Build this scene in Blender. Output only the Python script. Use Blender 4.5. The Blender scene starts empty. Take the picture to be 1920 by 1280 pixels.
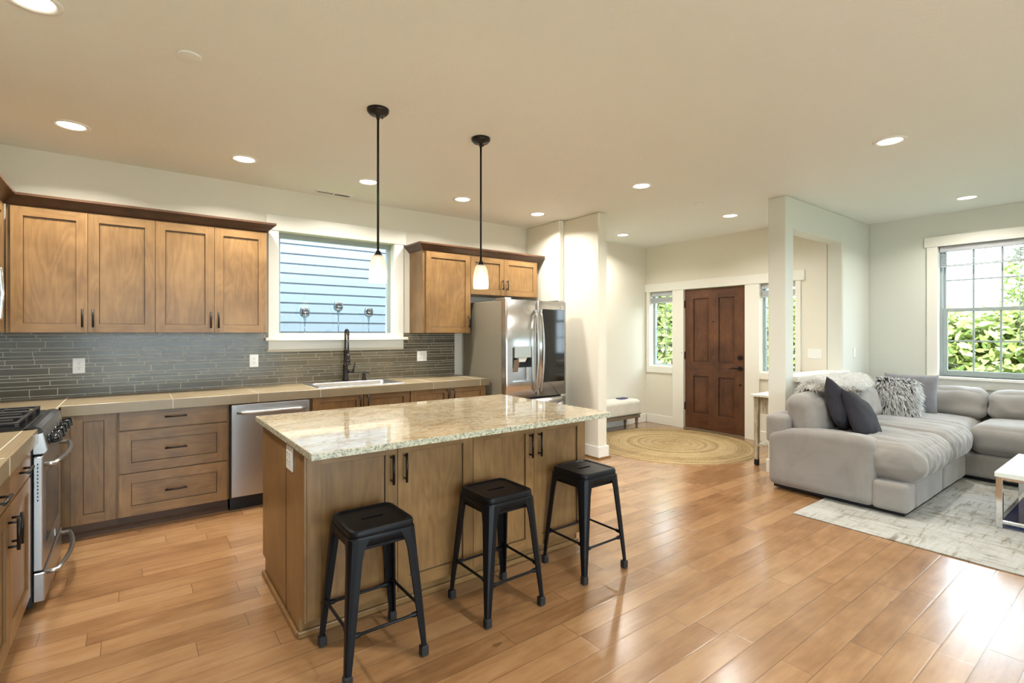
import bpy, bmesh, math, random
from mathutils import Vector, Matrix, noise as mnoise

random.seed(7)
R = math.radians
PI = math.pi
SC = bpy.context.scene
COL = SC.collection

# ------------------------------------------------------------------ camera
CAM_H = 1.39
cam_data = bpy.data.cameras.new('camera')
cam = bpy.data.objects.new('camera', cam_data)
COL.objects.link(cam)
cam.location = (0, 0, CAM_H)
cam.rotation_euler = (R(90), 0, R(-37.0))
cam_data.sensor_width = 36.0
cam_data.lens = 36.0 * 940.0 / 1920.0
cam_data.shift_y = -15.0 / 1920.0
cam_data.clip_start = 0.02
cam_data.clip_end = 200
SC.camera = cam

# ------------------------------------------------------------------ colour management and sampling
SC.view_settings.view_transform = 'Standard'
SC.view_settings.look = 'None'
SC.view_settings.exposure = 0.27
SC.view_settings.gamma = 1.0
SC.view_settings.use_curve_mapping = False
try:
    SC.cycles.use_denoising = True
    SC.cycles.denoiser = 'OPENIMAGEDENOISE'
    SC.cycles.max_bounces = 10
    SC.cycles.diffuse_bounces = 6
    SC.cycles.glossy_bounces = 5
    SC.cycles.transparent_max_bounces = 12
    SC.cycles.sample_clamp_indirect = 6.0
    SC.cycles.caustics_reflective = False
    SC.cycles.caustics_refractive = False
except Exception:
    pass

# ------------------------------------------------------------------ sky and sun
SKY = 10.5
world = bpy.data.worlds.new('sky')
SC.world = world
world.use_nodes = True
wn = world.node_tree
bg = wn.nodes['Background']
bg.inputs['Color'].default_value = (0.74, 0.87, 1.0, 1)
bg.inputs['Strength'].default_value = SKY
sun_d = bpy.data.lights.new('sun', 'SUN')
sun_d.energy = 14.0
sun_d.angle = R(1.5)
sun_d.color = (1.0, 0.95, 0.86)
sun = bpy.data.objects.new('sun', sun_d)
COL.objects.link(sun)
sun.rotation_euler = Vector((0.75, -0.04, -0.9)).to_track_quat('-Z', 'Y').to_euler()

def portal(loc, direction, sx, sy):
    d = bpy.data.lights.new('window_portal', 'AREA')
    d.shape = 'RECTANGLE'; d.size = sx; d.size_y = sy
    d.cycles.is_portal = True
    o = bpy.data.objects.new('window_portal', d)
    COL.objects.link(o)
    o.location = loc
    o.rotation_euler = Vector(direction).to_track_quat('-Z', 'Z').to_euler()
portal((7.5, 0.83, 1.64), (-1, 0, 0), 1.6, 1.47)
portal((7.5, -1.5, 1.64), (-1, 0, 0), 1.6, 1.47)
portal((1.65, 5.3, 1.85), (0, -1, 0), 1.2, 1.0)
portal((6.7, 4.76, 1.46), (-1, 0, 0), .42, 1.15)
portal((6.7, 3.03, 1.46), (-1, 0, 0), .42, 1.15)
portal((.875, -3.25, 1.15), (0, 1, 0), 3.55, 2.3)

CAN_WATTS = 19.0
PENDANT_WATTS = 1.4

# ------------------------------------------------------------------ node helpers
class G:
    def __init__(self, name):
        self.m = bpy.data.materials.new(name)
        self.m.use_nodes = True
        self.t = self.m.node_tree
        self.n = self.t.nodes
        self.p = self.n['Principled BSDF']
        self.out = self.n['Material Output']
    def put(self, sock, v):
        if v is None: return
        if hasattr(v, 'is_output'):
            self.t.links.new(v, sock)
        else:
            if hasattr(sock.default_value, '__len__') and hasattr(v, '__len__') and len(v) == 3 and len(sock.default_value) == 4:
                v = (*v, 1)
            sock.default_value = v
    def math(self, op, a, b=0.0, c=None, clamp=False):
        x = self.n.new('ShaderNodeMath'); x.operation = op; x.use_clamp = clamp
        self.put(x.inputs[0], a); self.put(x.inputs[1], b)
        if c is not None: self.put(x.inputs[2], c)
        return x.outputs[0]
    def coord(self, kind='Object'):
        return self.n.new('ShaderNodeTexCoord').outputs[kind]
    def rnd(self):
        return self.n.new('ShaderNodeObjectInfo').outputs['Random']
    def sep(self, v):
        x = self.n.new('ShaderNodeSeparateXYZ'); self.put(x.inputs[0], v); return x.outputs
    def comb(self, a=0.0, b=0.0, c=0.0):
        x = self.n.new('ShaderNodeCombineXYZ')
        self.put(x.inputs[0], a); self.put(x.inputs[1], b); self.put(x.inputs[2], c)
        return x.outputs[0]
    def vadd(self, a, b):
        x = self.n.new('ShaderNodeVectorMath'); x.operation = 'ADD'
        self.put(x.inputs[0], a); self.put(x.inputs[1], b); return x.outputs[0]
    def vmul(self, a, b):
        x = self.n.new('ShaderNodeVectorMath'); x.operation = 'MULTIPLY'
        self.put(x.inputs[0], a); self.put(x.inputs[1], b); return x.outputs[0]
    def noise(self, v, scale=5, detail=3, rough=0.5, dist=0.0, out='Fac'):
        x = self.n.new('ShaderNodeTexNoise')
        if v is not None: self.put(x.inputs['Vector'], v)
        x.inputs['Scale'].default_value = scale; x.inputs['Detail'].default_value = detail
        x.inputs['Roughness'].default_value = rough; x.inputs['Distortion'].default_value = dist
        return x.outputs[out]
    def white(self, v, out='Value'):
        x = self.n.new('ShaderNodeTexWhiteNoise'); x.noise_dimensions = '3D'
        self.put(x.inputs['Vector'], v); return x.outputs[out]
    def voronoi(self, v, scale=5, feature='F1', out='Distance', rnd=1.0):
        x = self.n.new('ShaderNodeTexVoronoi'); x.feature = feature
        self.put(x.inputs['Vector'], v); x.inputs['Scale'].default_value = scale
        x.inputs['Randomness'].default_value = rnd
        return x.outputs[out]
    def ramp(self, f, stops, interp='LINEAR'):
        x = self.n.new('ShaderNodeValToRGB'); self.put(x.inputs[0], f)
        cr = x.color_ramp; cr.interpolation = interp
        while len(cr.elements) < len(stops): cr.elements.new(0.5)
        for e, (p, c) in zip(cr.elements, stops):
            e.position = p; e.color = (*c, 1) if len(c) == 3 else c
        return x.outputs['Color']
    def mix(self, f, a, b, mode='MIX'):
        x = self.n.new('ShaderNodeMix'); x.data_type = 'RGBA'; x.blend_type = mode
        self.put(x.inputs[0], f); self.put(x.inputs[6], a); self.put(x.inputs[7], b)
        return x.outputs[2]
    def bump(self, h, strength=0.3, dist=0.01):
        x = self.n.new('ShaderNodeBump'); self.put(x.inputs['Height'], h)
        x.inputs['Strength'].default_value = strength; x.inputs['Distance'].default_value = dist
        self.put(self.p.inputs['Normal'], x.outputs[0]); return x.outputs[0]
    def set(self, **k):
        for a, v in k.items(): self.put(self.p.inputs[a.replace('_', ' ')], v)
        return self

def flat(name, col, rough=0.5, metal=0.0, spec=None, coat=None, bump=None):
    g = G(name)
    g.set(Base_Color=col, Roughness=rough, Metallic=metal)
    if spec is not None: g.p.inputs['Specular IOR Level'].default_value = spec
    if coat: g.p.inputs['Coat Weight'].default_value = coat; g.p.inputs['Coat Roughness'].default_value = 0.08
    if bump:
        sc, st, d = bump
        g.bump(g.noise(g.coord(), sc, 4, 0.6), st, d)
    return g.m

def wood(name, axis, dark, mid, light, rough=0.36):
    g = G(name)
    off = g.comb(g.math('MULTIPLY', g.rnd(), 37.0), g.math('MULTIPLY', g.rnd(), 91.0), g.math('MULTIPLY', g.rnd(), 53.0))
    v = g.vadd(g.coord(), off)
    sc = [1, 1, 1]; sc[axis] = 0.07
    vs = g.vmul(v, tuple(sc))
    fine = g.noise(vs, 60, 4, 0.6)
    sc2 = [1, 1, 1]; sc2[axis] = 0.22
    fig = g.noise(g.vmul(v, tuple(sc2)), 5.5, 2, 0.5, 0.6)
    rings = g.math('SINE', g.math('MULTIPLY', fig, 62.0))
    rings = g.math('MULTIPLY_ADD', rings, 0.5, 0.5)
    blotch = g.noise(v, 3.2, 3, 0.55)
    f = g.math('ADD', g.math('MULTIPLY', fine, 0.32), g.math('ADD', g.math('MULTIPLY', rings, 0.07), g.math('MULTIPLY', blotch, 0.58)))
    col = g.ramp(f, [(0.33, dark), (0.52, mid), (0.72, light)])
    h = g.n.new('ShaderNodeHueSaturation')
    g.put(h.inputs['Color'], col)
    g.put(h.inputs['Value'], g.math('MULTIPLY_ADD', g.rnd(), 0.24, 0.88))
    g.set(Base_Color=h.outputs[0], Roughness=rough)
    g.p.inputs['Specular IOR Level'].default_value = 0.45
    g.bump(fine, 0.06, 0.004)
    return g.m

M = {}
_d, _m, _l = (0.145, 0.077, 0.027), (0.218, 0.121, 0.045), (0.295, 0.172, 0.069)
M['wood_z'] = wood('cabinet_wood_vertical_grain', 2, _d, _m, _l)
M['wood_x'] = wood('cabinet_wood_grain_along_x', 0, _d, _m, _l)
M['wood_y'] = wood('cabinet_wood_grain_along_y', 1, _d, _m, _l)
M['crown'] = wood('crown_dark_wood', 0, (0.05, 0.022, 0.011), (0.085, 0.040, 0.020), (0.13, 0.065, 0.032), 0.32)
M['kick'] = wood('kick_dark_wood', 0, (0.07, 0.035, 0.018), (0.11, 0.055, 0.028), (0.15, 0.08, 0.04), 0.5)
M['doorwood_z'] = wood('entry_door_wood_vertical', 2, (0.065, 0.024, 0.011), (0.12, 0.046, 0.020), (0.19, 0.078, 0.033), 0.4)
M['doorwood_y'] = wood('entry_door_wood_horizontal', 1, (0.065, 0.024, 0.011), (0.12, 0.046, 0.020), (0.19, 0.078, 0.033), 0.4)
M['groove'] = flat('dark_groove', (0.03, 0.015, 0.008), 0.6)

def paint(name, col, scale=130, st=0.25, rough=0.55):
    g = G(name)
    g.set(Base_Color=col, Roughness=rough)
    h = g.noise(g.coord(), scale, 3, 0.6)
    g.bump(h, st, 0.005)
    return g.m
M['wall'] = paint('wall_paint', (0.73, 0.70, 0.605), 140, 0.18)
M['wall_cool_lit'] = paint('cool_lit_wall_paint', (0.68, 0.69, 0.635), 140, 0.18)  # same wall paint, with the cool daylight of the living room put into its colour
M['ceil'] = paint('ceiling_texture_paint', (0.82, 0.83, 0.80), 75, 0.6, 0.7)
M['trim'] = flat('white_trim_paint', (0.80, 0.79, 0.73), 0.35)
M['vinyl'] = flat('vinyl_window_frame', (0.33, 0.38, 0.38), 0.45)
M['white'] = flat('white_plastic', (0.82, 0.82, 0.80), 0.35)
M['slot'] = flat('dark_slot', (0.03, 0.03, 0.03), 0.6)
M['bronze'] = flat('oil_rubbed_bronze', (0.022, 0.018, 0.016), 0.38, 0.6)
M['black'] = flat('black_metal', (0.012, 0.013, 0.016), 0.42, 0.35)
M['stool'] = flat('black_powder_coat', (0.004, 0.0045, 0.006), 0.40, 0.0, 0.2, bump=(260, 0.12, 0.002))
M['rubber'] = flat('black_rubber', (0.01, 0.01, 0.01), 0.7)
M['black_gloss'] = flat('black_gloss_enamel', (0.010, 0.010, 0.011), 0.12)
M['iron'] = flat('cast_iron', (0.018, 0.017, 0.016), 0.55, 0.2, bump=(180, 0.3, 0.002))
M['dark_gap'] = flat('dark_gap', (0.02, 0.018, 0.016), 0.7)
M['chrome'] = flat('chrome', (0.80, 0.81, 0.83), 0.10, 1.0)

def steel(name, col, rough, wav=0.0):
    g = G(name)
    v = g.coord()
    g.set(Base_Color=col, Metallic=1.0, Roughness=g.math('MULTIPLY_ADD', g.noise(g.vmul(v, (1, 1, 60)), 30, 2), 0.10, rough))
    if wav:
        g.bump(g.noise(g.vmul(v, (1, 1, 0.45)), 5.0, 1, 0.4), wav, 0.03)
    return g.m
M['steel'] = steel('brushed_stainless', (0.62, 0.62, 0.62), 0.20, 0.22)
M['steel_flat'] = steel('satin_stainless', (0.47, 0.47, 0.465), 0.26, 0.0)
M['sink'] = steel('sink_stainless', (0.66, 0.67, 0.68), 0.24, 0.0)
M['fridge_side'] = flat('fridge_side_taupe', (0.23, 0.205, 0.155), 0.45, 0.25)
M['dark_glass'] = flat('dark_glass_panel', (0.010, 0.009, 0.008), 0.06)

def glass_thin(name, tint=(1, 1, 1), refl=0.09, rough=0.02):
    g = G(name)
    tr = g.n.new('ShaderNodeBsdfTransparent'); tr.inputs[0].default_value = (*tint, 1)
    gl = g.n.new('ShaderNodeBsdfGlossy'); gl.inputs['Roughness'].default_value = rough
    mx = g.n.new('ShaderNodeMixShader'); mx.inputs[0].default_value = refl
    g.t.links.new(tr.outputs[0], mx.inputs[1]); g.t.links.new(gl.outputs[0], mx.inputs[2])
    g.t.links.new(mx.outputs[0], g.out.inputs['Surface'])
    return g.m
M['glass'] = glass_thin('window_glass', (0.97, 0.99, 0.98), 0.05)
M['blue_glass'] = glass_thin('blue_glass_shelf', (0.10, 0.25, 0.62), 0.22)
M['goblet'] = glass_thin('grey_glass_stem', (0.60, 0.68, 0.76), 0.20)
M['mercury'] = glass_thin('mercury_glass_bowl', (0.55, 0.60, 0.65), 0.25, 0.1)

def emit(name, col, s):
    g = G(name)
    g.set(Base_Color=col, Roughness=0.5)
    g.p.inputs['Emission Color'].default_value = (*col, 1)
    g.p.inputs['Emission Strength'].default_value = s
    return g.m
M['lens'] = emit('lit_lamp_lens', (1.0, 0.90, 0.74), 7.0)
M['bulb'] = emit('lit_bulb', (1.0, 0.92, 0.80), 2.2)
def shade_mat():
    g = G('frosted_glass_shade')
    tl = g.n.new('ShaderNodeBsdfTranslucent'); tl.inputs[0].default_value = (0.95, 0.92, 0.85, 1)
    tr = g.n.new('ShaderNodeBsdfTransparent'); tr.inputs[0].default_value = (0.95, 0.93, 0.88, 1)
    df = g.n.new('ShaderNodeBsdfPrincipled'); df.inputs['Base Color'].default_value = (0.85, 0.82, 0.74, 1); df.inputs['Roughness'].default_value = 0.2
    m1 = g.n.new('ShaderNodeMixShader'); m1.inputs[0].default_value = 0.45
    m2 = g.n.new('ShaderNodeMixShader'); m2.inputs[0].default_value = 0.45
    g.t.links.new(tl.outputs[0], m1.inputs[1]); g.t.links.new(df.outputs[0], m1.inputs[2])
    g.t.links.new(m1.outputs[0], m2.inputs[1]); g.t.links.new(tr.outputs[0], m2.inputs[2])
    g.t.links.new(m2.outputs[0], g.out.inputs['Surface'])
    return g.m
M['shade'] = shade_mat()

def floor_mat():
    g = G('hand_scraped_maple_planks')
    x, y, z = g.sep(g.coord())
    W = 0.127
    r = g.math('DIVIDE', y, W)
    row = g.math('FLOOR', r)
    fy = g.math('SUBTRACT', r, row)
    sh = g.white(g.comb(row, 3.1, 0.0))
    ln = g.math('MULTIPLY_ADD', g.white(g.comb(row, 9.7, 2.0)), 0.55, 0.70)
    c = g.math('DIVIDE', g.math('ADD', x, g.math('MULTIPLY', sh, 5.0)), ln)
    colm = g.math('FLOOR', c)
    fx = g.math('SUBTRACT', c, colm)
    rv = g.white(g.comb(row, colm, 0.5))
    rv2 = g.white(g.comb(colm, row, 7.5))
    # distance to the joints, in metres
    ey = g.math('MULTIPLY', g.math('MINIMUM', fy, g.math('SUBTRACT', 1.0, fy)), W)
    ex = g.math('MULTIPLY', g.math('MINIMUM', fx, g.math('SUBTRACT', 1.0, fx)), ln)
    e = g.math('MINIMUM', ey, ex)
    gap = g.math('LESS_THAN', e, 0.0012)
    bev = g.math('MULTIPLY', g.math('MINIMUM', e, 0.006), 1.0 / 0.006)
    off = g.comb(g.math('MULTIPLY', rv, 50.0), g.math('MULTIPLY', rv2, 50.0), 0.0)
    v = g.vadd(g.coord(), off)
    grain = g.noise(g.vmul(v, (0.10, 1, 1)), 34, 5, 0.62)
    cloud = g.noise(g.vmul(v, (0.45, 1, 1)), 6.0, 4, 0.6, 0.4)
    f = g.math('ADD', g.math('MULTIPLY', rv, 0.20), g.math('ADD', g.math('MULTIPLY', grain, 0.34), g.math('MULTIPLY', cloud, 0.52)))
    col = g.ramp(f, [(0.22, (0.14, 0.062, 0.024)), (0.45, (0.25, 0.127, 0.053)), (0.62, (0.33, 0.183, 0.083)), (0.85, (0.40, 0.245, 0.122))])
    kn = g.voronoi(g.vmul(v, (0.55, 1, 1)), 3.2)
    knot = g.math('LESS_THAN', kn, g.math('MULTIPLY', g.noise(v, 40, 2), 0.085))
    col = g.mix(g.math('MULTIPLY', knot, 0.6), col, (0.09, 0.035, 0.014))
    col = g.mix(g.math('MULTIPLY', gap, 0.8), col, (0.06, 0.028, 0.012))
    rg = g.math('MULTIPLY_ADD', cloud, 0.12, 0.17)
    g.set(Base_Color=col, Roughness=rg)
    g.p.inputs['Specular IOR Level'].default_value = 0.5
    g.p.inputs['Coat Weight'].default_value = 0.5; g.p.inputs['Coat Roughness'].default_value = 0.24
    wav = g.noise(g.vmul(v, (0.35, 1, 1)), 9, 2, 0.5)
    h = g.math('ADD', g.math('MULTIPLY', bev, 0.22), g.math('MULTIPLY', wav, 0.55))
    g.bump(h, 0.28, 0.006)
    return g.m
M['floor'] = floor_mat()

def granite_mat():
    g = G('polished_beige_granite')
    v = g.coord()
    vs = g.vmul(v, (0.45, 1, 1))
    a = g.noise(vs, 7, 5, 0.65, 1.0)
    b = g.noise(vs, 42, 4, 0.6, 0.6)
    base = g.ramp(g.math('ADD', g.math('MULTIPLY', a, 0.55), g.math('MULTIPLY', b, 0.45)),
                  [(0.32, (0.26, 0.17, 0.085)), (0.43, (0.48, 0.37, 0.225)), (0.55, (0.58, 0.50, 0.355)), (0.72, (0.64, 0.59, 0.48))])
    sp = g.noise(g.vmul(v, (0.5, 1, 1)), 85, 3, 0.65)
    dark = g.ramp(sp, [(0.36, (1, 1, 1)), (0.43, (0, 0, 0))])
    cl = g.noise(vs, 11, 3, 0.6)
    amt = g.math('MULTIPLY', dark, g.math('MULTIPLY_ADD', cl, 1.6, -0.25, clamp=True))
    col = g.mix(amt, base, (0.06, 0.045, 0.035))
    br = g.ramp(g.noise(vs, 30, 3, 0.6), [(0.62, (0, 0, 0)), (0.70, (1, 1, 1))])
    col = g.mix(g.math('MULTIPLY', br, 0.5), col, (0.34, 0.20, 0.09))
    g.set(Base_Color=col, Roughness=0.07)
    g.p.inputs['Coat Weight'].default_value = 0.4; g.p.inputs['Coat Roughness'].default_value = 0.03
    return g.m
M['granite'] = granite_mat()
def granite_edge():
    g = G('granite_cool_lit_edge')  # cool light on the edge is put into its greener colour
    v = g.coord()
    a = g.noise(v, 60, 3, 0.6)
    b = g.voronoi(v, 95)
    col = g.ramp(a, [(0.35, (0.24, 0.25, 0.19)), (0.5, (0.44, 0.44, 0.34)), (0.65, (0.56, 0.55, 0.44))])
    col = g.mix(g.math('LESS_THAN', b, 0.26), col, (0.09, 0.09, 0.075))
    g.set(Base_Color=col, Roughness=0.25)
    return g.m
M['granite_edge'] = granite_edge()

def stone_tile():
    g = G('tan_porcelain_worktop_tile')
    c = g.noise(g.coord(), 4, 4, 0.6)
    g.set(Base_Color=g.ramp(c, [(0.3, (0.225, 0.172, 0.100)), (0.7, (0.285, 0.225, 0.138))]), Roughness=0.33)
    return g.m
M['tile'] = stone_tile()
M['grout'] = flat('pale_grout', (0.72, 0.65, 0.53), 0.8)
def glass_tile():
    g = G('taupe_glass_tile')
    at = g.n.new('ShaderNodeAttribute'); at.attribute_name = 'tint'
    g.set(Base_Color=g.ramp(at.outputs['Fac'], [(0.0, (0.085, 0.070, 0.042)), (1.0, (0.13, 0.108, 0.070))]), Roughness=0.2)
    g.p.inputs['Specular IOR Level'].default_value = 0.4
    return g.m
M['glass_tile'] = glass_tile()

def fabric(name, c1, c2, scale=3.0, rough=0.85, sheen=0.4, fine=220):
    g = G(name)
    v = g.coord()
    n = g.noise(v, scale, 4, 0.6, 0.6)
    g.set(Base_Color=g.ramp(n, [(0.35, c1), (0.65, c2)]), Roughness=rough)
    g.p.inputs['Sheen Weight'].default_value = sheen
    g.p.inputs['Sheen Roughness'].default_value = 0.4
    g.bump(g.noise(v, fine, 2, 0.5), 0.15, 0.003)
    return g.m
M['sofa'] = fabric('grey_microsuede', (0.215, 0.20, 0.187), (0.265, 0.248, 0.23), 3.5)
M['navy'] = fabric('dark_navy_cloth', (0.010, 0.010, 0.017), (0.016, 0.016, 0.025), 5, 0.9, 0.04)
M['grey_cloth'] = fabric('slate_grey_cloth', (0.15, 0.15, 0.165), (0.20, 0.20, 0.22), 4, 0.85, 0.15)
M['cream'] = fabric('cream_linen', (0.60, 0.575, 0.50), (0.66, 0.63, 0.56), 6, 0.9, 0.2, 300)
def fur_mat(name, stops):
    g = G(name)
    at = g.n.new('ShaderNodeAttribute'); at.attribute_name = 'tip'
    col = g.ramp(at.outputs['Fac'], stops)
    g.set(Base_Color=col, Roughness=0.7)
    tl = g.n.new('ShaderNodeBsdfTranslucent'); g.put(tl.inputs[0], col)
    mx = g.n.new('ShaderNodeMixShader'); mx.inputs[0].default_value = 0.45
    g.t.links.new(g.p.outputs[0], mx.inputs[1]); g.t.links.new(tl.outputs[0], mx.inputs[2])
    g.t.links.new(mx.outputs[0], g.out.inputs['Surface'])
    return g.m
M['fur_shag'] = fur_mat('shag_fur_grey_roots_white_tips', [(0.0, (0.03, 0.03, 0.033)), (0.28, (0.12, 0.12, 0.13)), (0.46, (0.62, 0.62, 0.62)), (1.0, (0.85, 0.85, 0.84))])
M['fur_white'] = fur_mat('white_sheepskin_fur', [(0.0, (0.66, 0.65, 0.63)), (0.5, (0.78, 0.77, 0.75)), (1.0, (0.85, 0.845, 0.83))])
M['fur_tipped'] = fur_mat('white_fur_with_brown_tips', [(0.0, (0.70, 0.66, 0.58)), (0.55, (0.62, 0.57, 0.48)), (0.72, (0.10, 0.075, 0.055)), (1.0, (0.05, 0.04, 0.035))])
def leaf_mat(name, a, b, tr=0.35):
    g = G(name)
    at = g.n.new('ShaderNodeAttribute'); at.attribute_name = 'tint'
    col = g.ramp(at.outputs['Fac'], [(0.0, a), (1.0, b)])
    g.set(Base_Color=col, Roughness=0.45)
    tl = g.n.new('ShaderNodeBsdfTranslucent'); g.put(tl.inputs[0], col)
    mx = g.n.new('ShaderNodeMixShader'); mx.inputs[0].default_value = tr
    g.t.links.new(g.p.outputs[0], mx.inputs[1]); g.t.links.new(tl.outputs[0], mx.inputs[2])
    g.t.links.new(mx.outputs[0], g.out.inputs['Surface'])
    return g.m
M['leaf'] = leaf_mat('hedge_leaf', (0.10, 0.17, 0.03), (0.50, 0.56, 0.20))
M['leaf_dark'] = leaf_mat('tree_leaf', (0.06, 0.11, 0.02), (0.32, 0.40, 0.12))
M['bark'] = flat('bark', (0.07, 0.05, 0.035), 0.9)
M['grass'] = flat('lawn_grass', (0.08, 0.14, 0.03), 0.9)
M['siding'] = flat('blue_grey_lap_siding', (0.23, 0.26, 0.31), 0.7)

def jute():
    g = G('braided_jute')
    v = g.coord()
    x, y, z = g.sep(v)
    rad = g.math('SQRT', g.math('ADD', g.math('MULTIPLY', x, x), g.math('MULTIPLY', y, y)))
    ring_id = g.math('FLOOR', g.math('MULTIPLY', rad, 24 / 1.02))
    rv = g.white(g.comb(ring_id, 1.7, .3))
    n = g.noise(v, 85, 3, 0.6)
    b = g.noise(v, 2.6, 4, 0.6)
    col = g.ramp(g.math('ADD', g.math('MULTIPLY', n, 0.5), g.math('ADD', g.math('MULTIPLY', b, 0.32), g.math('MULTIPLY', rv, 0.18))),
                 [(0.30, (0.17, 0.105, 0.04)), (0.48, (0.34, 0.24, 0.11)), (0.68, (0.46, 0.35, 0.19))])
    g.set(Base_Color=col, Roughness=0.9)
    g.bump(n, 0.6, 0.008)
    return g.m
M['jute'] = jute()
def area_rug():
    g = G('distressed_rug_pile')
    v = g.coord()
    a = g.noise(g.vmul(v, (0.10, 1, 1)), 40, 4, 0.7)
    b = g.noise(g.vmul(v, (1, 0.10, 1)), 40, 4, 0.7)
    c = g.noise(v, 3.2, 4, 0.65, 0.5)
    s = g.math('MAXIMUM', a, b)
    f = g.math('ADD', g.math('MULTIPLY', s, 0.75), g.math('MULTIPLY', c, 0.35))
    col = g.ramp(f, [(0.50, (0.44, 0.44, 0.425)), (0.60, (0.37, 0.365, 0.335)), (0.67, (0.22, 0.205, 0.16)), (0.78, (0.08, 0.075, 0.065))])
    g.set(Base_Color=col, Roughness=0.9)
    g.bump(g.math('ADD', s, g.math('MULTIPLY', g.noise(v, 300, 2), 0.3)), 0.35, 0.004)
    return g.m
M['rug'] = area_rug()
def weathered():
    g = G('weathered_whitewashed_wood')
    v = g.coord()
    n = g.noise(g.vmul(v, (1, 1, 0.15)), 45, 4, 0.7)
    g.set(Base_Color=g.ramp(n, [(0.35, (0.22, 0.18, 0.12)), (0.55, (0.46, 0.41, 0.31)), (0.7, (0.56, 0.52, 0.43))]), Roughness=0.7)
    return g.m
M['weathered'] = weathered()
M['dispenser_face'] = flat('pale_grey_dispenser_panel', (0.42, 0.47, 0.46), 0.25)
M['blind'] = flat('white_blind_shade_grey', (0.50, 0.52, 0.56), 0.5)  # white blind; its shaded look is put into the grey
M['table_white'] = flat('white_lacquer_top', (0.70, 0.73, 0.69), 0.25)
M['bench_wood'] = flat('greyed_oak', (0.17, 0.125, 0.08), 0.55)
M['blue_case'] = flat('dark_blue_leather', (0.03, 0.035, 0.16), 0.5)

# ------------------------------------------------------------------ mesh builder
class MB:
    def __init__(self):
        self.bm = bmesh.new()
        self.smooth = set()
    def box(self, x0, x1, y0, y1, z0, z1, mi=0):
        return self.obox((0, 0, 0), (1, 0, 0), (0, 1, 0), (0, 0, 1), x0, x1, y0, y1, z0, z1, mi)
    def obox(self, O, U, V, N, u0, u1, v0, v1, n0, n1, mi=0):
        O, U, V, N = map(Vector, (O, U, V, N))
        vs = []
        for n in (n0, n1):
            for (u, v) in ((u0, v0), (u1, v0), (u1, v1), (u0, v1)):
                vs.append(self.bm.verts.new(O + U * u + V * v + N * n))
        fs = []
        for q in ((3, 2, 1, 0), (4, 5, 6, 7), (0, 1, 5, 4), (1, 2, 6, 5), (2, 3, 7, 6), (3, 0, 4, 7)):
            f = self.bm.faces.new([vs[i] for i in q]); f.material_index = mi; fs.append(f)
        if U.cross(V).dot(N) * (u1 - u0) * (v1 - v0) * (n1 - n0) < 0:
            bmesh.ops.reverse_faces(self.bm, faces=fs)
        return fs
    def loft(self, rings, mi=0, cap=True, closed=True, smooth=False):
        vr = [[self.bm.verts.new(p) for p in r] for r in rings]
        n = len(rings[0])
        for a, b in zip(vr[:-1], vr[1:]):
            for i in range(n if closed else n - 1):
                j = (i + 1) % n
                f = self.bm.faces.new((a[i], a[j], b[j], b[i])); f.material_index = mi; f.smooth = smooth
        if cap and closed:
            f = self.bm.faces.new(vr[0][::-1]); f.material_index = mi
            f = self.bm.faces.new(vr[-1]); f.material_index = mi
        return vr
    def tube(self, pts, rad, seg=10, mi=0, cap=True):
        pts = [Vector(p) for p in pts]
        rads = rad if hasattr(rad, '__len__') else [rad] * len(pts)
        rings = []
        up = None
        for i, p in enumerate(pts):
            a = pts[max(i - 1, 0)]; b = pts[min(i + 1, len(pts) - 1)]
            t = (b - a).normalized()
            if up is None:
                up = Vector((0, 0, 1)) if abs(t.z) < 0.9 else Vector((1, 0, 0))
            s = t.cross(up).normalized()
            w = s.cross(t).normalized(); up = w
            rings.append([p + (s * math.cos(2 * PI * k / seg) + w * math.sin(2 * PI * k / seg)) * rads[i] for k in range(seg)])
        self.loft(rings, mi, cap, True, True)
    def cyl(self, p0, p1, r0, r1=None, seg=20, mi=0):
        r1 = r0 if r1 is None else r1
        self.tube([p0, p1], [r0, r1], seg, mi)
    def lathe(self, c, prof, seg=28, mi=0, cap=True):
        rings = [[Vector((c[0] + r * math.cos(2 * PI * k / seg), c[1] + r * math.sin(2 * PI * k / seg), c[2] + z)) for k in range(seg)] for r, z in prof]
        self.loft(rings, mi, cap, True, True)
    def prism(self, poly, axis_vec, mi=0):
        a = Vector(axis_vec)
        self.loft([[Vector(p) for p in poly], [Vector(p) + a for p in poly]], mi)
    def build(self, name, mats, parent=None, bevel=None, seg=1, origin=None, fix=True):
        me = bpy.data.meshes.new(name)
        if fix: bmesh.ops.recalc_face_normals(self.bm, faces=self.bm.faces[:])
        org = Vector(origin) if origin else Vector((0, 0, 0))
        par = parent
        base = Vector((0, 0, 0))
        while par is not None:
            base += Vector(par.location); par = par.parent
        o = bpy.data.objects.new(name, me)
        if parent is None and origin is not None:
            o.location = org; sh = org
        else:
            sh = base
        bmesh.ops.translate(self.bm, verts=self.bm.verts[:], vec=-sh)
        self.bm.to_mesh(me); self.bm.free()
        if not isinstance(mats, (list, tuple)): mats = [mats]
        for m in mats: me.materials.append(M[m] if isinstance(m, str) else m)
        COL.objects.link(o)
        if parent is not None: o.parent = parent
        if bevel:
            b = o.modifiers.new('soft_edge', 'BEVEL'); b.width = bevel; b.segments = seg; b.limit_method = 'ANGLE'; b.angle_limit = R(40)
        return o

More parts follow.
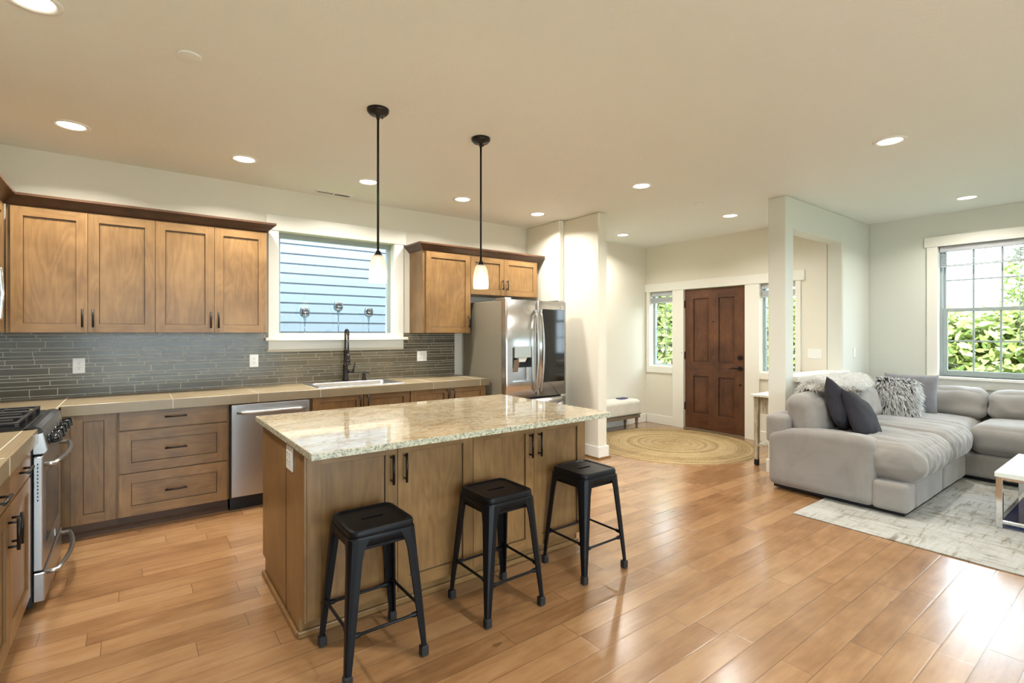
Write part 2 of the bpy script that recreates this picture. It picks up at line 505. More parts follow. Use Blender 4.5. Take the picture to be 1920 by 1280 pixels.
def tag(o, label, cat, group=None, kind=None):
    o['label'] = label; o['category'] = cat
    if group: o['group'] = group
    if kind: o['kind'] = kind
    return o
def thing(name, label, cat, loc, group=None, kind=None):
    o = bpy.data.objects.new(name, None); COL.objects.link(o)
    o.location = loc; o.empty_display_size = 0.1
    return tag(o, label, cat, group, kind)
def dup(root, loc, label, group=None):
    r = root.copy(); COL.objects.link(r); r.location = loc; r['label'] = label
    if group: r['group'] = group
    for ch in list(root.children):
        c = ch.copy(); COL.objects.link(c); c.parent = r
        for g in list(ch.children):
            d = g.copy(); COL.objects.link(d); d.parent = c
    return r
def struct(mb, name, mats, label, cat, bevel=None):
    o = mb.build(name, mats, None, bevel)
    return tag(o, label, cat, None, 'structure')

X1, YB = 7.28, 5.05           # right wall face, kitchen wall face
XE = 6.46                     # entry wall face
CZ = 2.74
XL, YF = -1.02, -3.0
T = 0.15

# ------------------------------------------------------------------ room shell
mb = MB(); mb.box(XL - T, X1 + T, YF - T, YB + T, -0.1, 0.0)
struct(mb, 'floor', 'floor', 'glossy honey maple plank floor through kitchen and living room', 'floor')
mb = MB()
mb.box(XL - T, X1 + T, YF - T, 2.465, CZ, CZ + .2)
mb.box(XL - T, XE + T, 2.465, YB + T, CZ, CZ + .2)
struct(mb, 'ceiling', 'ceil', 'lightly textured off-white ceiling with recessed lights', 'ceiling')

def wall_x(mb, x0, x1, ya, yb, holes):      # wall slab of constant x with rectangular holes (y0,y1,z0,z1)
    ys = sorted({ya, yb, *[h[0] for h in holes], *[h[1] for h in holes]})
    for a, b in zip(ys[:-1], ys[1:]):
        hs = sorted([h for h in holes if h[0] <= a + 1e-6 and h[1] >= b - 1e-6], key=lambda h: h[2])
        z = 0.0
        for h in hs:
            if h[2] > z: mb.box(x0, x1, a, b, z, h[2])
            z = h[3]
        if z < CZ: mb.box(x0, x1, a, b, z, CZ)
def wall_y(mb, y0, y1, xa, xb, holes):
    xs = sorted({xa, xb, *[h[0] for h in holes], *[h[1] for h in holes]})
    for a, b in zip(xs[:-1], xs[1:]):
        hs = sorted([h for h in holes if h[0] <= a + 1e-6 and h[1] >= b - 1e-6], key=lambda h: h[2])
        z = 0.0
        for h in hs:
            if h[2] > z: mb.box(a, b, y0, y1, z, h[2])
            z = h[3]
        if z < CZ: mb.box(a, b, y0, y1, z, CZ)

W1 = (1.075, 2.218, 1.352, 2.345)
mb = MB(); wall_y(mb, YB, YB + T, XL - T, XE + T, [W1])
struct(mb, 'wall_back', 'wall', 'warm cream kitchen wall behind the cabinets and sink window', 'wall')
mb = MB(); wall_x(mb, XL - T, XL, YF, YB, [])
struct(mb, 'wall_left', 'wall', 'cream wall behind the range on the left', 'wall')
W2 = (0.03, 1.632, 0.91, 2.372); W2b = (-2.3, -0.7, 0.91, 2.372)
mb = MB(); wall_x(mb, X1, X1 + T, YF, 2.465, [W2, W2b])
struct(mb, 'wall_right', 'wall_cool_lit', 'cool-daylight-tinted living room wall around the big window', 'wall')
SLD = (-0.9, 2.65, 0.0, 2.3)  # added doorway opening behind the camera, lets daylight in
mb = MB(); wall_y(mb, YF - T, YF, XL - T, X1 + T, [SLD])
struct(mb, 'wall_front', 'wall_cool_lit', 'wall behind the viewer around the added patio doorway', 'wall')
SL1 = (4.555, 4.972, 0.887, 2.03); SL2 = (2.807, 3.246, 0.887, 2.03); DR = (3.44, 4.365, 0.0, 2.04)
mb = MB(); wall_x(mb, XE, XE + T, 2.465, YB, [SL1, SL2, DR])
struct(mb, 'wall_entry', 'wall', 'beige entry wall around the front door and sidelights', 'wall')
# nib wall beside the fridge
mb = MB()
mb.box(4.115, 4.25, 3.86, YB, 0, CZ)
mb.box(4.035, 4.115, 4.42, YB, 0, CZ)
struct(mb, 'wall_nib', 'wall', 'cream stub wall standing between the fridge and the entry', 'wall', 0.012)
# wing wall with pass-through
mb = MB()
ro = [(5.07, 0), (X1, 0), (X1, CZ), (5.07, CZ)]; ri = [(5.24, .93), (6.46, .93), (6.46, 2.43), (5.24, 2.43)]
vv = {}
for yy in (2.30, 2.465):
    for nm, ring_ in (('o', ro), ('i', ri)):
        for k, (x, z) in enumerate(ring_): vv[nm, yy, k] = mb.bm.verts.new((x, yy, z))
for k in range(4):
    j = (k + 1) % 4
    for yy in (2.30, 2.465): mb.bm.faces.new((vv['o', yy, k], vv['o', yy, j], vv['i', yy, j], vv['i', yy, k]))
    for nm in 'oi': mb.bm.faces.new((vv[nm, 2.30, k], vv[nm, 2.30, j], vv[nm, 2.465, j], vv[nm, 2.465, k]))
struct(mb, 'wall_wing', 'wall_cool_lit', 'pale half wall with open pass-through behind the sofa', 'wall', 0.012)
mb = MB(); mb.box(5.25, 6.575, 2.262, 2.50, 0.905, 0.965)
struct(mb, 'trim_2', 'trim', 'white ledge capping the pass-through above the sofa', 'ledge', 0.005)

# baseboards
def bb(name, segs, label):
    mb = MB()
    for (x0, x1, y0, y1) in segs:
        mb.box(x0, x1, y0, y1, 0.0, 0.135)
    struct(mb, name, 'trim', label, 'baseboard', 0.004)
bb('baseboard_nib', [(4.10, 4.265, 3.845, 3.86), (4.10, 4.115, 3.86, 4.42), (4.25, 4.265, 3.86, YB)], 'white baseboard around the stub wall by the fridge')
bb('baseboard_back', [(4.265, XE - .02, YB - 0.015, YB)], 'white baseboard behind the entry bench')
bb('baseboard_entry', [(XE - 0.015, XE, 4.51, YB - .015), (XE - 0.015, XE, 2.48, 3.24)], 'white baseboard under the entry sidelights')
bb('baseboard_wing', [(5.055, 5.07, 2.285, 2.48), (5.07, XE, 2.465, 2.48), (5.07, X1, 2.285, 2.30)], 'white baseboard around the pillar end of the half wall')
bb('baseboard_right', [(X1 - 0.015, X1, YF, 2.285)], 'white baseboard behind the living room sofa')
mb = MB()
mb.box(4.085, 4.28, 3.832, 3.845, 0, .018); mb.box(4.085, 4.10, 3.845, 4.42, 0, .018)
struct(mb, 'trim_3', 'wood_x', 'thin stained shoe strip at the foot of the stub wall', 'trim')

# ------------------------------------------------------------------ windows
def window_frame_x(mb, x0, x1, y0, y1, z0, z1, w, mi=0):
    mb.box(x0, x1, y0, y0 + w, z0, z1, mi); mb.box(x0, x1, y1 - w, y1, z0, z1, mi)
    mb.box(x0, x1, y0 + w, y1 - w, z0, z0 + w, mi); mb.box(x0, x1, y0 + w, y1 - w, z1 - w, z1, mi)

def st(name, label, cat, loc):
    return thing(name, label, cat, loc, None, 'structure')

# window_1 over the sink
w = st('window_1', 'kitchen window over the sink with white craftsman casing', 'window', (1.65, YB, 1.35))
mb = MB(); a, b, c, d = W1
mb.box(0.965, 2.348, YB - .030, YB, 2.345, 2.49)
mb.build('head_casing', 'trim', w, 0.003)
mb = MB(); mb.box(0.984, a, YB - .022, YB, c - .012, 2.345); mb.build('side_casing', 'trim', w, 0.003)
mb = MB(); mb.box(b, 2.325, YB - .022, YB, c - .012, 2.345); mb.build('side_casing', 'trim', w, 0.003)
mb = MB(); mb.box(0.955, 2.36, YB - .065, YB + .10, c - .03, c); mb.build('window_sill', 'trim', w, 0.004)
mb = MB(); mb.box(0.984, 2.325, YB - .020, YB, c - .112, c - .03); mb.build('apron', 'trim', w, 0.003)
mb = MB()
y0, y1 = YB + .085, YB + .135
mb.box(a, b, y0, y1, d - .045, d); mb.box(a, b, y0, y1, c, c + .03)
mb.box(a, a + .035, y0, y1, c + .03, d - .045); mb.box(b - .035, b, y0, y1, c + .03, d - .045)
mb.build('sash_frame', 'vinyl', w, 0.003)
mb = MB(); mb.box(a + .03, b - .03, y0 + .022, y0 + .028, c + .025, d - .04); mb.build('pane', 'glass', w)

# window_2 living room double-hung, twin unit
def dh_window(name, label, WW, loc):
    w = st(name, label, 'window', loc)
    y0, y1, z0, z1 = WW
    mb = MB(); mb.box(X1 - .03, X1, y0 - .12, y1 + .12, z1, z1 + .115); mb.build('head_casing', 'trim', w, 0.003)
    mb = MB(); mb.box(X1 - .022, X1, y1, y1 + .10, z0, z1); mb.build('side_casing', 'trim', w, 0.003)
    mb = MB(); mb.box(X1 - .022, X1, y0 - .10, y0, z0, z1); mb.build('side_casing', 'trim', w, 0.003)
    mb = MB(); mb.box(X1 - .06, X1 + .10, y0 - .12, y1 + .12, z0 - .03, z0); mb.build('window_sill', 'trim', w, 0.004)
    mb = MB(); mb.box(X1 - .02, X1, y0 - .10, y1 + .10, z0 - .125, z0 - .03); mb.build('apron', 'trim', w, 0.003)
    ym = (y0 + y1) / 2
    xf = X1 + .075
    mb = MB(); mb.box(xf, xf + .07, ym - .04, ym + .04, z0, z1)
    window_frame_x(mb, xf, xf + .07, y0, y1, z0, z1, .025)
    mb.build('outer_frame', 'vinyl', w, 0.003)
    zm = 1.655
    for (ya, yb) in ((ym + .04, y1 - .025), (y0 + .025, ym - .04)):
        for (za, zb, xo, sw) in ((zm - .02, z1 - .025, xf + .038, .022), (z0 + .025, zm + .02, xf + .006, .040)):
            mb = MB(); window_frame_x(mb, xo, xo + .03, ya, yb, za, zb, sw)
            n = 3
            for k in range(1, n):
                yy = ya + sw + (yb - ya - 2 * sw) * k / n
                mb.box(xo + .010, xo + .022, yy - .009, yy + .009, za + sw, zb - sw)
            zz = (za + zb) / 2 + (0.0 if za < 1.5 else .0)
            mb.box(xo + .011, xo + .021, ya + sw, yb - sw, zz - .009, zz + .009)
            s = mb.build('sash', 'vinyl', w, 0.002)
            mb = MB(); mb.box(xo + .014, xo + .018, ya + sw - .002, yb - sw + .002, za + sw - .002, zb - sw + .002)
            mb.build('pane', 'glass', s)
    return w
dh_window('window_2', 'large living room window with gridded panes above the sofa', W2, (X1, .83, .91))
dh_window('added_window_5', 'added unseen living room window further along the right wall', W2b, (X1, -1.5, .91))  # out-of-view window added to bring in more daylight

def blind(name, label, x, y0, y1, ztop, zbot, group='raised white window blinds'):
    r = thing(name, label, 'window blind', (x, (y0 + y1) / 2, ztop), group)
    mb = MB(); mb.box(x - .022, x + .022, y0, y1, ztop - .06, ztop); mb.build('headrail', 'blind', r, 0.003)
    n = 12
    mb = MB()
    for k in range(n):
        z = zbot + .018 + (ztop - .085 - zbot - .018) * k / (n - 1)
        t = random.uniform(-.003, .003)
        mb.box(x - .02 + t, x + .02 + t, y0 + .005, y1 - .005, z - .0022, z + .0022)
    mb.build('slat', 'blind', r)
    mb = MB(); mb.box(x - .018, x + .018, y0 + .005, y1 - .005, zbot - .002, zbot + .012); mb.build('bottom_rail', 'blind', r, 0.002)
    return r
bl = blind('window_blind', 'white slat blind raised to the top of the living room window', X1 + .04, .845, 1.622, 2.368, 2.14)
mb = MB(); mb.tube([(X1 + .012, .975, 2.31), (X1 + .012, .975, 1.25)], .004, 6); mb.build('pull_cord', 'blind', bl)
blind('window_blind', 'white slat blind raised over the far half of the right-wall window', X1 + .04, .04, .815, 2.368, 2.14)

# entry door surround and sidelights
mb = MB()
mb.box(XE - .030, XE, 2.70, 5.05, 2.035, 2.16)                      # header
for (ya, yb, za, zb) in ((4.972, 5.032, .787, 2.035), (4.365, 4.555, 0, 2.035), (4.555, 4.972, .787, .887),
                         (3.246, 3.44, 0, 2.035), (2.745, 2.807, .0, 2.035), (2.807, 3.246, .80, .887)):
    mb.box(XE - .022, XE, ya, yb, za, zb)
struct(mb, 'trim_1', 'trim', 'cream craftsman casing around the front door and sidelights', 'trim', 0.003)
def sidelight(name, label, S):
    y0, y1, z0, z1 = S
    w = st(name, label, 'window', (XE, (y0 + y1) / 2, z0))
    xf = XE + .085
    mb = MB(); window_frame_x(mb, xf, xf + .05, y0, y1, z0, z1, .03)
    n = 2
    yy = (y0 + y1) / 2
    mb.box(xf + .018, xf + .03, yy - .006, yy + .006, z0 + .03, z1 - .03)
    for k in range(1, 4):
        zz = z0 + .03 + (z1 - z0 - .06) * k / 4
        mb.box(xf + .019, xf + .029, y0 + .03, y1 - .03, zz - .006, zz + .006)
    mb.build('sash', 'vinyl', w, 0.002)
    mb = MB(); mb.box(xf + .022, xf + .026, y0 + .028, y1 - .028, z0 + .028, z1 - .028); mb.build('pane', 'glass', w)
    mb = MB(); mb.box(XE - .004, XE + .085, y0, y1, z0 - .001, z0 + .014); mb.build('window_sill', 'trim', w, 0.002)
sidelight('window_3', 'narrow gridded sidelight left of the front door', SL1)
sidelight('window_4', 'narrow gridded sidelight right of the door, half behind the pillar', SL2)
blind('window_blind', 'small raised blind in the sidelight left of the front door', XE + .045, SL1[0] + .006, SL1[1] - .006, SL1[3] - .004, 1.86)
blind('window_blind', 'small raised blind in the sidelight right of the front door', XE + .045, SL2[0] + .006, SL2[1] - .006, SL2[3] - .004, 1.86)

# added, unseen patio doorway bringing daylight from behind the viewer
w = st('added_window_6', 'added unseen patio doors letting daylight in behind the viewer', 'window', (.875, YF - .07, 0))
mb = MB()
for k in range(5):
    xx = SLD[0] + (SLD[1] - SLD[0]) * k / 4
    mb.box(xx - .03, xx + .03, YF - .10, YF - .05, 0, 2.3)
mb.box(SLD[0], SLD[1], YF - .10, YF - .05, 2.24, 2.3); mb.box(SLD[0], SLD[1], YF - .10, YF - .05, 0, .06)
mb.build('sash', 'vinyl', w)
mb = MB(); mb.box(SLD[0], SLD[1], YF - .078, YF - .073, 0.03, 2.27); mb.build('pane', 'glass', w)

# front door
d = st('door_1', 'brown four-panel wooden front door, closed', 'door', (XE + .045, 3.9, 0))
xf = XE + .022
O, U, V, N = (xf, DR[1] - .004, .022), (0, -1, 0), (0, 0, 1), (-1, 0, 0)
Wd, Hd = DR[1] - DR[0] - .008, 2.012
mb = MB()
mb.obox(O, U, V, N, 0, Wd, 0, Hd, -.045, -.014, 0)
px = [(4.361 - 4.227), (4.361 - 3.986), (4.361 - 3.836), (4.361 - 3.603)]
zs = [(.245, .78), (.985, 1.89)]
zs = [(a - .022, b - .022) for a, b in zs]
for (a, b) in ((0, px[0]), (px[1], px[2]), (px[3], Wd)):
    mb.obox(O, U, V, N, a, b, 0, Hd, -.014, 0, 0)
for (a, b) in ((0, zs[0][0]), (zs[0][1], zs[1][0]), (zs[1][1], Hd)):
    for (ua, ub) in ((px[0], px[1]), (px[2], px[3])):
        mb.obox(O, U, V, N, ua, ub, a, b, -.014, 0, 1)
for (ua, ub) in ((px[0], px[1]), (px[2], px[3])):
    for (a, b) in zs:
        for k, (i0, i1) in enumerate(((.022, -.008), (.042, -.004))):
            mb.obox(O, U, V, N, ua + i0, ub - i0, a + i0, b - i0, -.014, i1, 0)
        g = .008
        for q in ((ua, ua + g, a, b), (ub - g, ub, a, b), (ua + g, ub - g, a, a + g), (ua + g, ub - g, b - g, b)):
            mb.obox(O, U, V, N, *q, -.014, -.0125, 2)
mb.build('door_slab', ['doorwood_z', 'doorwood_y', 'groove'], d, 0.0025)
mb = MB(); mb.cyl((xf, 3.521, 1.065), (xf - .022, 3.521, 1.065), .033, .029, 20); mb.cyl((xf - .022, 3.521, 1.065), (xf - .034, 3.521, 1.065), .014); mb.build('deadbolt', 'bronze', d)
mb = MB(); mb.cyl((xf, 3.521, .92), (xf - .014, 3.521, .92), .035, .031, 20)
mb.tube([(xf - .01, 3.521, .92), (xf - .05, 3.521, .92), (xf - .06, 3.54, .92), (xf - .058, 3.60, .925), (xf - .055, 3.655, .905)], [.012, .012, .012, .009, .006], 10); mb.build('door_handle', 'bronze', d)
mb = MB(); mb.cyl((xf, 3.521, .70), (xf - .014, 3.521, .70), .013); mb.build('handleset_bolt', 'bronze', d)
mb = MB(); mb.cyl((xf, 3.916, 1.555), (xf - .006, 3.916, 1.555), .011); mb.build('peephole', 'bronze', d)
for z in (1.82, 1.07, .33):
    mb = MB(); mb.box(xf - .006, xf + .01, DR[1] - .004, DR[1] + .012, z - .055, z + .055); mb.cyl((xf - .012, DR[1] + .004, z - .055), (xf - .012, DR[1] + .004, z + .055), .009, None, 12); mb.build('hinge', 'bronze', d)
mb = MB(); mb.tube([(xf - .01, DR[1], 1.105), (xf - .05, DR[1] + .03, 1.105)], .005, 8); mb.build('door_stop', 'bronze', d)
mb = MB(); mb.box(XE - .02, XE + T, DR[0], DR[1], 0, .02); mb.build('threshold', 'bench_wood', d)

# ------------------------------------------------------------------ outdoors
mb = MB(); mb.box(-14, 26, -20, 24, -.32, -.12)
tag(mb.build('ground', 'grass'), 'green lawn outside the windows', 'lawn', None, 'structure')
mb = MB(); mb.box(-2, 9.5, -8.5, YF - T - .02, -.12, -.03)
tag(mb.build('bounce_slab', flat('pale_concrete', (0.62, 0.60, 0.56), 0.8)), 'pale slab added outside the patio doors to bounce sunlight in', 'patio', None, 'structure')  # added as a reflector, throws sunlight up to the ceiling
nb = thing('neighbor_house', 'pale blue lap-sided house wall close outside the sink window', 'house', (2, 7.0, -.12))
mb = MB()
EXP = .128
z = -.12; k = 0
while z < 4.6:
    mb.box(-6, 6.2, 6.966, 7.0, z, z + EXP - .022); mb.box(-6, 6.2, 6.992, 7.0, z + EXP - .022, z + EXP); z += EXP; k += 1
mb.box(-6, 6.2, 7.0, 7.2, -.12, 4.7)
mb.build('siding', 'siding', nb)

def leafcloud(name, mat, blobs, n, size, parent, seed=1):
    rnd = random.Random(seed)
    bm = bmesh.new()
    tl = bm.verts.layers.float.new('tint')
    tot = sum(b[3] * b[4] * b[5] for b in blobs)
    for (cx, cy, cz, rx, ry, rz) in blobs:
        for _ in range(int(n * rx * ry * rz / tot)):
            while True:
                p = Vector((rnd.uniform(-1, 1), rnd.uniform(-1, 1), rnd.uniform(-1, 1)))
                if 0.35 < p.length < 1: break
            c = Vector((cx + p.x * rx, cy + p.y * ry, cz + p.z * rz))
            s = size * rnd.uniform(.6, 1.3)
            a = Vector((rnd.gauss(0, 1), rnd.gauss(0, 1), rnd.gauss(0, .7))).normalized()
            nrm = (Vector((rnd.gauss(0, .7), rnd.gauss(0, .7), rnd.gauss(.4, .6))) + p * .6).normalized()
            bvec = nrm.cross(a)
            if bvec.length < .05: continue
            bvec.normalize(); a = bvec.cross(nrm)
            t = rnd.random()
            P = [c - a * s, c - a * .25 * s + bvec * s * .42 + nrm * s * .06, c + a * .35 * s + bvec * s * .34 + nrm * s * .05, c + a * s, c + a * .35 * s - bvec * s * .34 + nrm * s * .05, c - a * .25 * s - bvec * s * .42 + nrm * s * .06]
            vs = [bm.verts.new(q) for q in P]
            for v in vs: v[tl] = t
            bm.faces.new((vs[0], vs[1], vs[2], vs[3])); bm.faces.new((vs[0], vs[3], vs[4], vs[5]))
    m = MB(); m.bm.free(); m.bm = bm
    return m.build(name, mat, parent, fix=False)

def shrub(name, label, cat, base, blobs, n, size, mat, seed, trunk, group=None):
    r = thing(name, label, cat, base, group)
    leafcloud('foliage', mat, blobs, n, size, r, seed)
    for (p0, p1, r0) in trunk:
        mb = MB(); mb.tube([p0, [(a + b) / 2 + .05 for a, b in zip(p0, p1)], p1], [r0, r0 * .8, r0 * .5], 8)
        mb.build('stem', 'bark', r)
    return r
gz = -.12
shrub('hedge', 'sunlit broadleaf hedge filling the lower living room window', 'hedge', (9.7, 1.6, gz),
      [(9.75, .6, .85, .6, 1.0, 1.02), (9.7, 1.5, .85, .6, .9, .95), (9.75, 2.3, .85, .6, .9, 1.0), (9.9, -.5, .8, .6, 1.0, 1.0)], 17000, .08, 'leaf', 3,
      [((9.7, .6, gz), (9.7, .6, 1.0), .04), ((9.7, 1.6, gz), (9.7, 1.7, 1.0), .04), ((9.7, 2.5, gz), (9.8, 2.5, 1.0), .04)])
shrub('tree', 'leafy tree rising above the hedge at the right window edge', 'tree', (10.7, .95, gz),
      [(10.7, 1.25, 2.25, .45, .42, .5), (10.7, .7, 2.5, .7, .6, .7), (10.7, 1.2, 1.7, .5, .5, .5)], 3000, .05, 'leaf_dark', 5,
      [((10.7, .8, gz), (10.7, .9, 2.6), .06)])
shrub('shrub', 'sunlit shrub outside the sidelight left of the door', 'shrub', (8.3, 6.2, gz),
      [(8.5, 6.15, 1.1, .7, .8, 1.2), (8.5, 6.5, 1.6, .7, .6, .8)], 9000, .07, 'leaf', 8, [((8.3, 6.1, gz), (8.3, 6.1, 1.5), .04)])
shrub('shrub', 'sunlit shrub outside the sidelight right of the door', 'shrub', (9.0, 4.2, gz),
      [(9.0, 4.1, 1.0, .6, .7, 1.15), (9.0, 4.45, 1.4, .6, .6, .8)], 7000, .07, 'leaf', 9, [((9.0, 4.2, gz), (9.0, 4.2, 1.3), .04)])

# ------------------------------------------------------------------ cabinets
BX = dict(U=(1, 0, 0), V=(0, 0, 1), N=(0, -1, 0), h='wood_x')      # fronts facing the camera side (-y)
LX = dict(U=(0, 1, 0), V=(0, 0, 1), N=(1, 0, 0), h='wood_y')       # fronts of the left run (+x)

def pull(F, O, u, v, length, parent, vertical=True):
    Ov, U, V, N = Vector(O), Vector(F['U']), Vector(F['V']), Vector(F['N'])
    A = V if vertical else U
    c = Ov + U * u + V * v
    mb = MB()
    mb.tube([c - A * length / 2 + N * .032, c + A * length / 2 + N * .032], .0065, 10)
    for s in (-1, 1):
        q = c + A * s * (length / 2 - .016)
        mb.tube([q + N * .001, q + N * .032], .0052, 8)
    return mb.build('handle', 'bronze', parent)

def shaker(F, O, w, h, parent, name='door', sw=.062, slab=False):
    """front whose face plane passes through O (lower left corner), 20 mm thick"""
    U, V, N = F['U'], F['V'], F['N']
    mb = MB()
    if slab:
        mb.obox(O, U, V, N, 0, w, 0, h, -.019, 0, 1)
    else:
        mb.obox(O, U, V, N, 0, sw, 0, h, -.019, 0, 0)
        mb.obox(O, U, V, N, w - sw, w, 0, h, -.019, 0, 0)
        mb.obox(O, U, V, N, sw, w - sw, 0, sw, -.019, 0, 1)
        mb.obox(O, U, V, N, sw, w - sw, h - sw, h, -.019, 0, 1)
        mb.obox(O, U, V, N, sw, w - sw, sw, h - sw, -.018, -.011, 1 if name == 'drawer' else 0)
        g = .0035
        for q in ((sw, sw + g, sw, h - sw), (w - sw - g, w - sw, sw, h - sw), (sw + g, w - sw - g, sw, sw + g), (sw + g, w - sw - g, h - sw - g, h - sw)):
            mb.obox(O, U, V, N, *q, -.0112, -.0104, 2)
    return mb.build(name, ['wood_z', F['h'], 'groove'], parent, 0.0018)

def carcass(x0, x1, y0, y1, z0, z1, parent, kick=None):
    mb = MB(); mb.box(x0, x1, y0, y1, z0, z1)
    return mb.build('carcass', ['wood_z'], parent, 0.0015)

# --- back run of base cabinets
YD = 4.43; YK = 4.515
BZ0, BZ1 = .105, .857
def base(name, label, x0, x1, group='base cabinets under the back worktop'):
    r = thing(name, label, 'cabinet', ((x0 + x1) / 2, YB - .3, 0), group)
    if 'sink' in name:
        mb = MB(); y0, y1 = YD + .019, YB - .005
        mb.box(x0, x0 + .018, y0, y1, .10, .868); mb.box(x1 - .018, x1, y0, y1, .10, .868)
        mb.box(x0 + .018, x1 - .018, y0, y1, .10, .118); mb.box(x0 + .018, x1 - .018, y1 - .012, y1, .118, .868)
        mb.box(x0 + .018, x1 - .018, y0, y0 + .018, .118, .868); mb.build('carcass', ['wood_z'], r, .0015)
    else: carcass(x0, x1, YD + .019, YB - .005, .10, .868, r)
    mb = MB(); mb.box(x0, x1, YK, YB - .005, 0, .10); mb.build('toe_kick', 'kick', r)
    return r
r = base('base_cabinet', 'single-door base cabinet in the corner beside the range', -.40, -.094)
dd = shaker(BX, (-.338, YD, BZ0), .236, BZ1 - BZ0, r)
r = base('drawer_cabinet', 'base cabinet with three stacked drawers left of the dishwasher', -.094, .590)
for (z0, z1, sl) in ((.711, .857, True), (.411, .703, False), (.105, .403, False)):
    dr = shaker(BX, (-.085, YD, z0), .660, z1 - z0, r, 'drawer', .068, sl)
    pull(BX, (-.085, YD, z0), .330, (z1 - z0) / 2 + .005, .135, dr, False)
r = base('sink_cabinet', 'two-door base cabinet below the kitchen sink', 1.195, 2.118)
dd = shaker(BX, (1.212, YD, BZ0), .442, BZ1 - BZ0, r); pull(BX, (1.212, YD, BZ0), .410, .665, .13, dd)
dd = shaker(BX, (1.660, YD, BZ0), .450, BZ1 - BZ0, r); pull(BX, (1.660, YD, BZ0), .032, .665, .13, dd)
r = base('base_cabinet', 'two-door base cabinet between the sink cabinet and the fridge', 2.118, 3.0)
dd = shaker(BX, (2.122, YD, BZ0), .427, BZ1 - BZ0, r); pull(BX, (2.122, YD, BZ0), .397, .665, .13, dd)
dd = shaker(BX, (2.555, YD, BZ0), .430, BZ1 - BZ0, r); pull(BX, (2.555, YD, BZ0), .032, .665, .13, dd)
mb = MB(); mb.prism([(-.40, YK, 0), (-.40, YK - .016, 0), (-.40, YK - .016, .018), (-.40, YK - .004, .034), (-.40, YK, .034)], (.99, 0, 0))
tag(mb.build('shoe_molding', 'kick'), 'dark stained shoe molding along the floor under the drawer cabinet', 'molding', None, 'structure')

# --- dishwasher
r = thing('dishwasher', 'stainless dishwasher between the drawer and sink cabinets', 'dishwasher', (.89, 4.7, 0))
mb = MB(); mb.box(.594, 1.190, YD + .03, YB - .01, .10, .862); mb.build('tub', 'dark_gap', r)
mb = MB(); mb.box(.600, 1.184, YD - .018, YD + .029, .112, .835); mb.build('door', 'steel_flat', r, 0.006, 2)
mb = MB(); mb.box(.600, 1.184, YD - .004, YD + .029, .838, .858); mb.build('control_strip', 'black_gloss', r)
pts = []
for k in range(13):
    t = k / 12; pts.append((.64 + .505 * t, YD - .022 - .042 * math.sin(PI * t) ** .6, .768 + .004 * math.sin(PI * t)))
mb = MB(); mb.tube(pts, [.009] + [.015] * 11 + [.009], 10); mb.build('handle', 'steel_flat', r)
mb = MB(); mb.box(.600, 1.184, YK - .04, YK + .1, 0.003, .10); mb.build('kick_plate', 'black', r)

# --- worktops
def top_L():
    mb = MB()
    sx0, sx1, sy0, sy1 = 1.30, 2.07, 4.50, 4.93
    mb.box(XL, sx0, 4.412, YB, .870, .912); mb.box(sx1, 3.015, 4.412, YB, .870, .912)
    mb.box(sx0, sx1, 4.412, sy0, .870, .912); mb.box(sx0, sx1, sy1, YB, .870, .912)
    mb.box(XL, -.385, 4.195, 4.412, .870, .912)
    mb.box(-.385, 3.015, 4.400, 4.412, .842, .914)                       # bullnose edge
    mb.box(-.397, -.385, 4.195, 4.40, .842, .914)
    g = .0018
    for xx in (.225, .79, 1.27, 2.35, 2.90): mb.box(xx - g, xx + g, 4.3985, YB, .843, .9135, 1)
    mb.box(-.397 - g, -.397 + g, 4.22, YB, .90, .9148, 1)
    return mb
mb = top_L(); tag(mb.build('worktop', ['tile', 'grout'], None, 0.003), 'tan tiled corner worktop running under the window to the fridge', 'worktop')
mb = MB(); mb.box(XL, -.397, 1.6, 3.415, .870, .912); mb.box(-.397, -.383, 1.6, 3.415, .842, .914)
g = .0018
for yy in (2.25, 2.705): mb.box(XL, -.3815, yy - g, yy + g, .843, .9135, 1)
mb.box(-.44 - g, -.44 + g, 1.6, 3.415, .90, .9135, 1)
tag(mb.build('worktop', ['tile', 'grout'], None, 0.003), 'tan tiled worktop on the near side of the range', 'worktop')

# --- backsplash
HS = [.0115, .046, .020, .031, .021, .017, .046, .0215, .031, .020, .031, .0215, .046, .017, .021, .025, .046]
def splash(name, along, fixed, a0, a1, z1, label, holes=()):
    rnd = random.Random(4)
    mb = MB()
    tl = mb.bm.verts.layers.float.new('tint')
    if along == 'x': mb.box(a0, a1, fixed - .004, fixed, .914, z1, 1)
    else: mb.box(fixed, fixed + .004, a0, a1, .914, z1, 1)
    z = .9155; i = 0
    while z < z1 - .006:
        h = min(HS[i % len(HS)], z1 - z); i += 1
        x = a0 - rnd.uniform(0, .25); L = .302
        while x < a1:
            L = .150 if rnd.random() < .5 else .302
            xa, xb = max(x, a0), min(x + L, a1)
            x += L + .0042
            if xb - xa < .01: continue
            segs = [(xa, xb)]
            for (h0, h1, hz0) in holes:
                if z + h > hz0:
                    ns = []
                    for (p, q) in segs:
                        if q <= h0 or p >= h1: ns.append((p, q)); continue
                        if p < h0: ns.append((p, h0))
                        if q > h1: ns.append((h1, q))
                    segs = ns
            t = rnd.random()
            for (p, q) in segs:
                n0 = len(mb.bm.verts)
                if along == 'x': fs = mb.box(p, q, fixed - .0075, fixed - .0035, z, z + h, 0)
                else: fs = mb.box(fixed + .0035, fixed + .0075, p, q, z, z + h, 0)
                for f in fs:
                    for v in f.verts: v[tl] = t
        z += h + .0042
    o = mb.build(name, ['glass_tile', 'grout'])
    return tag(o, label, 'backsplash', None, 'structure')
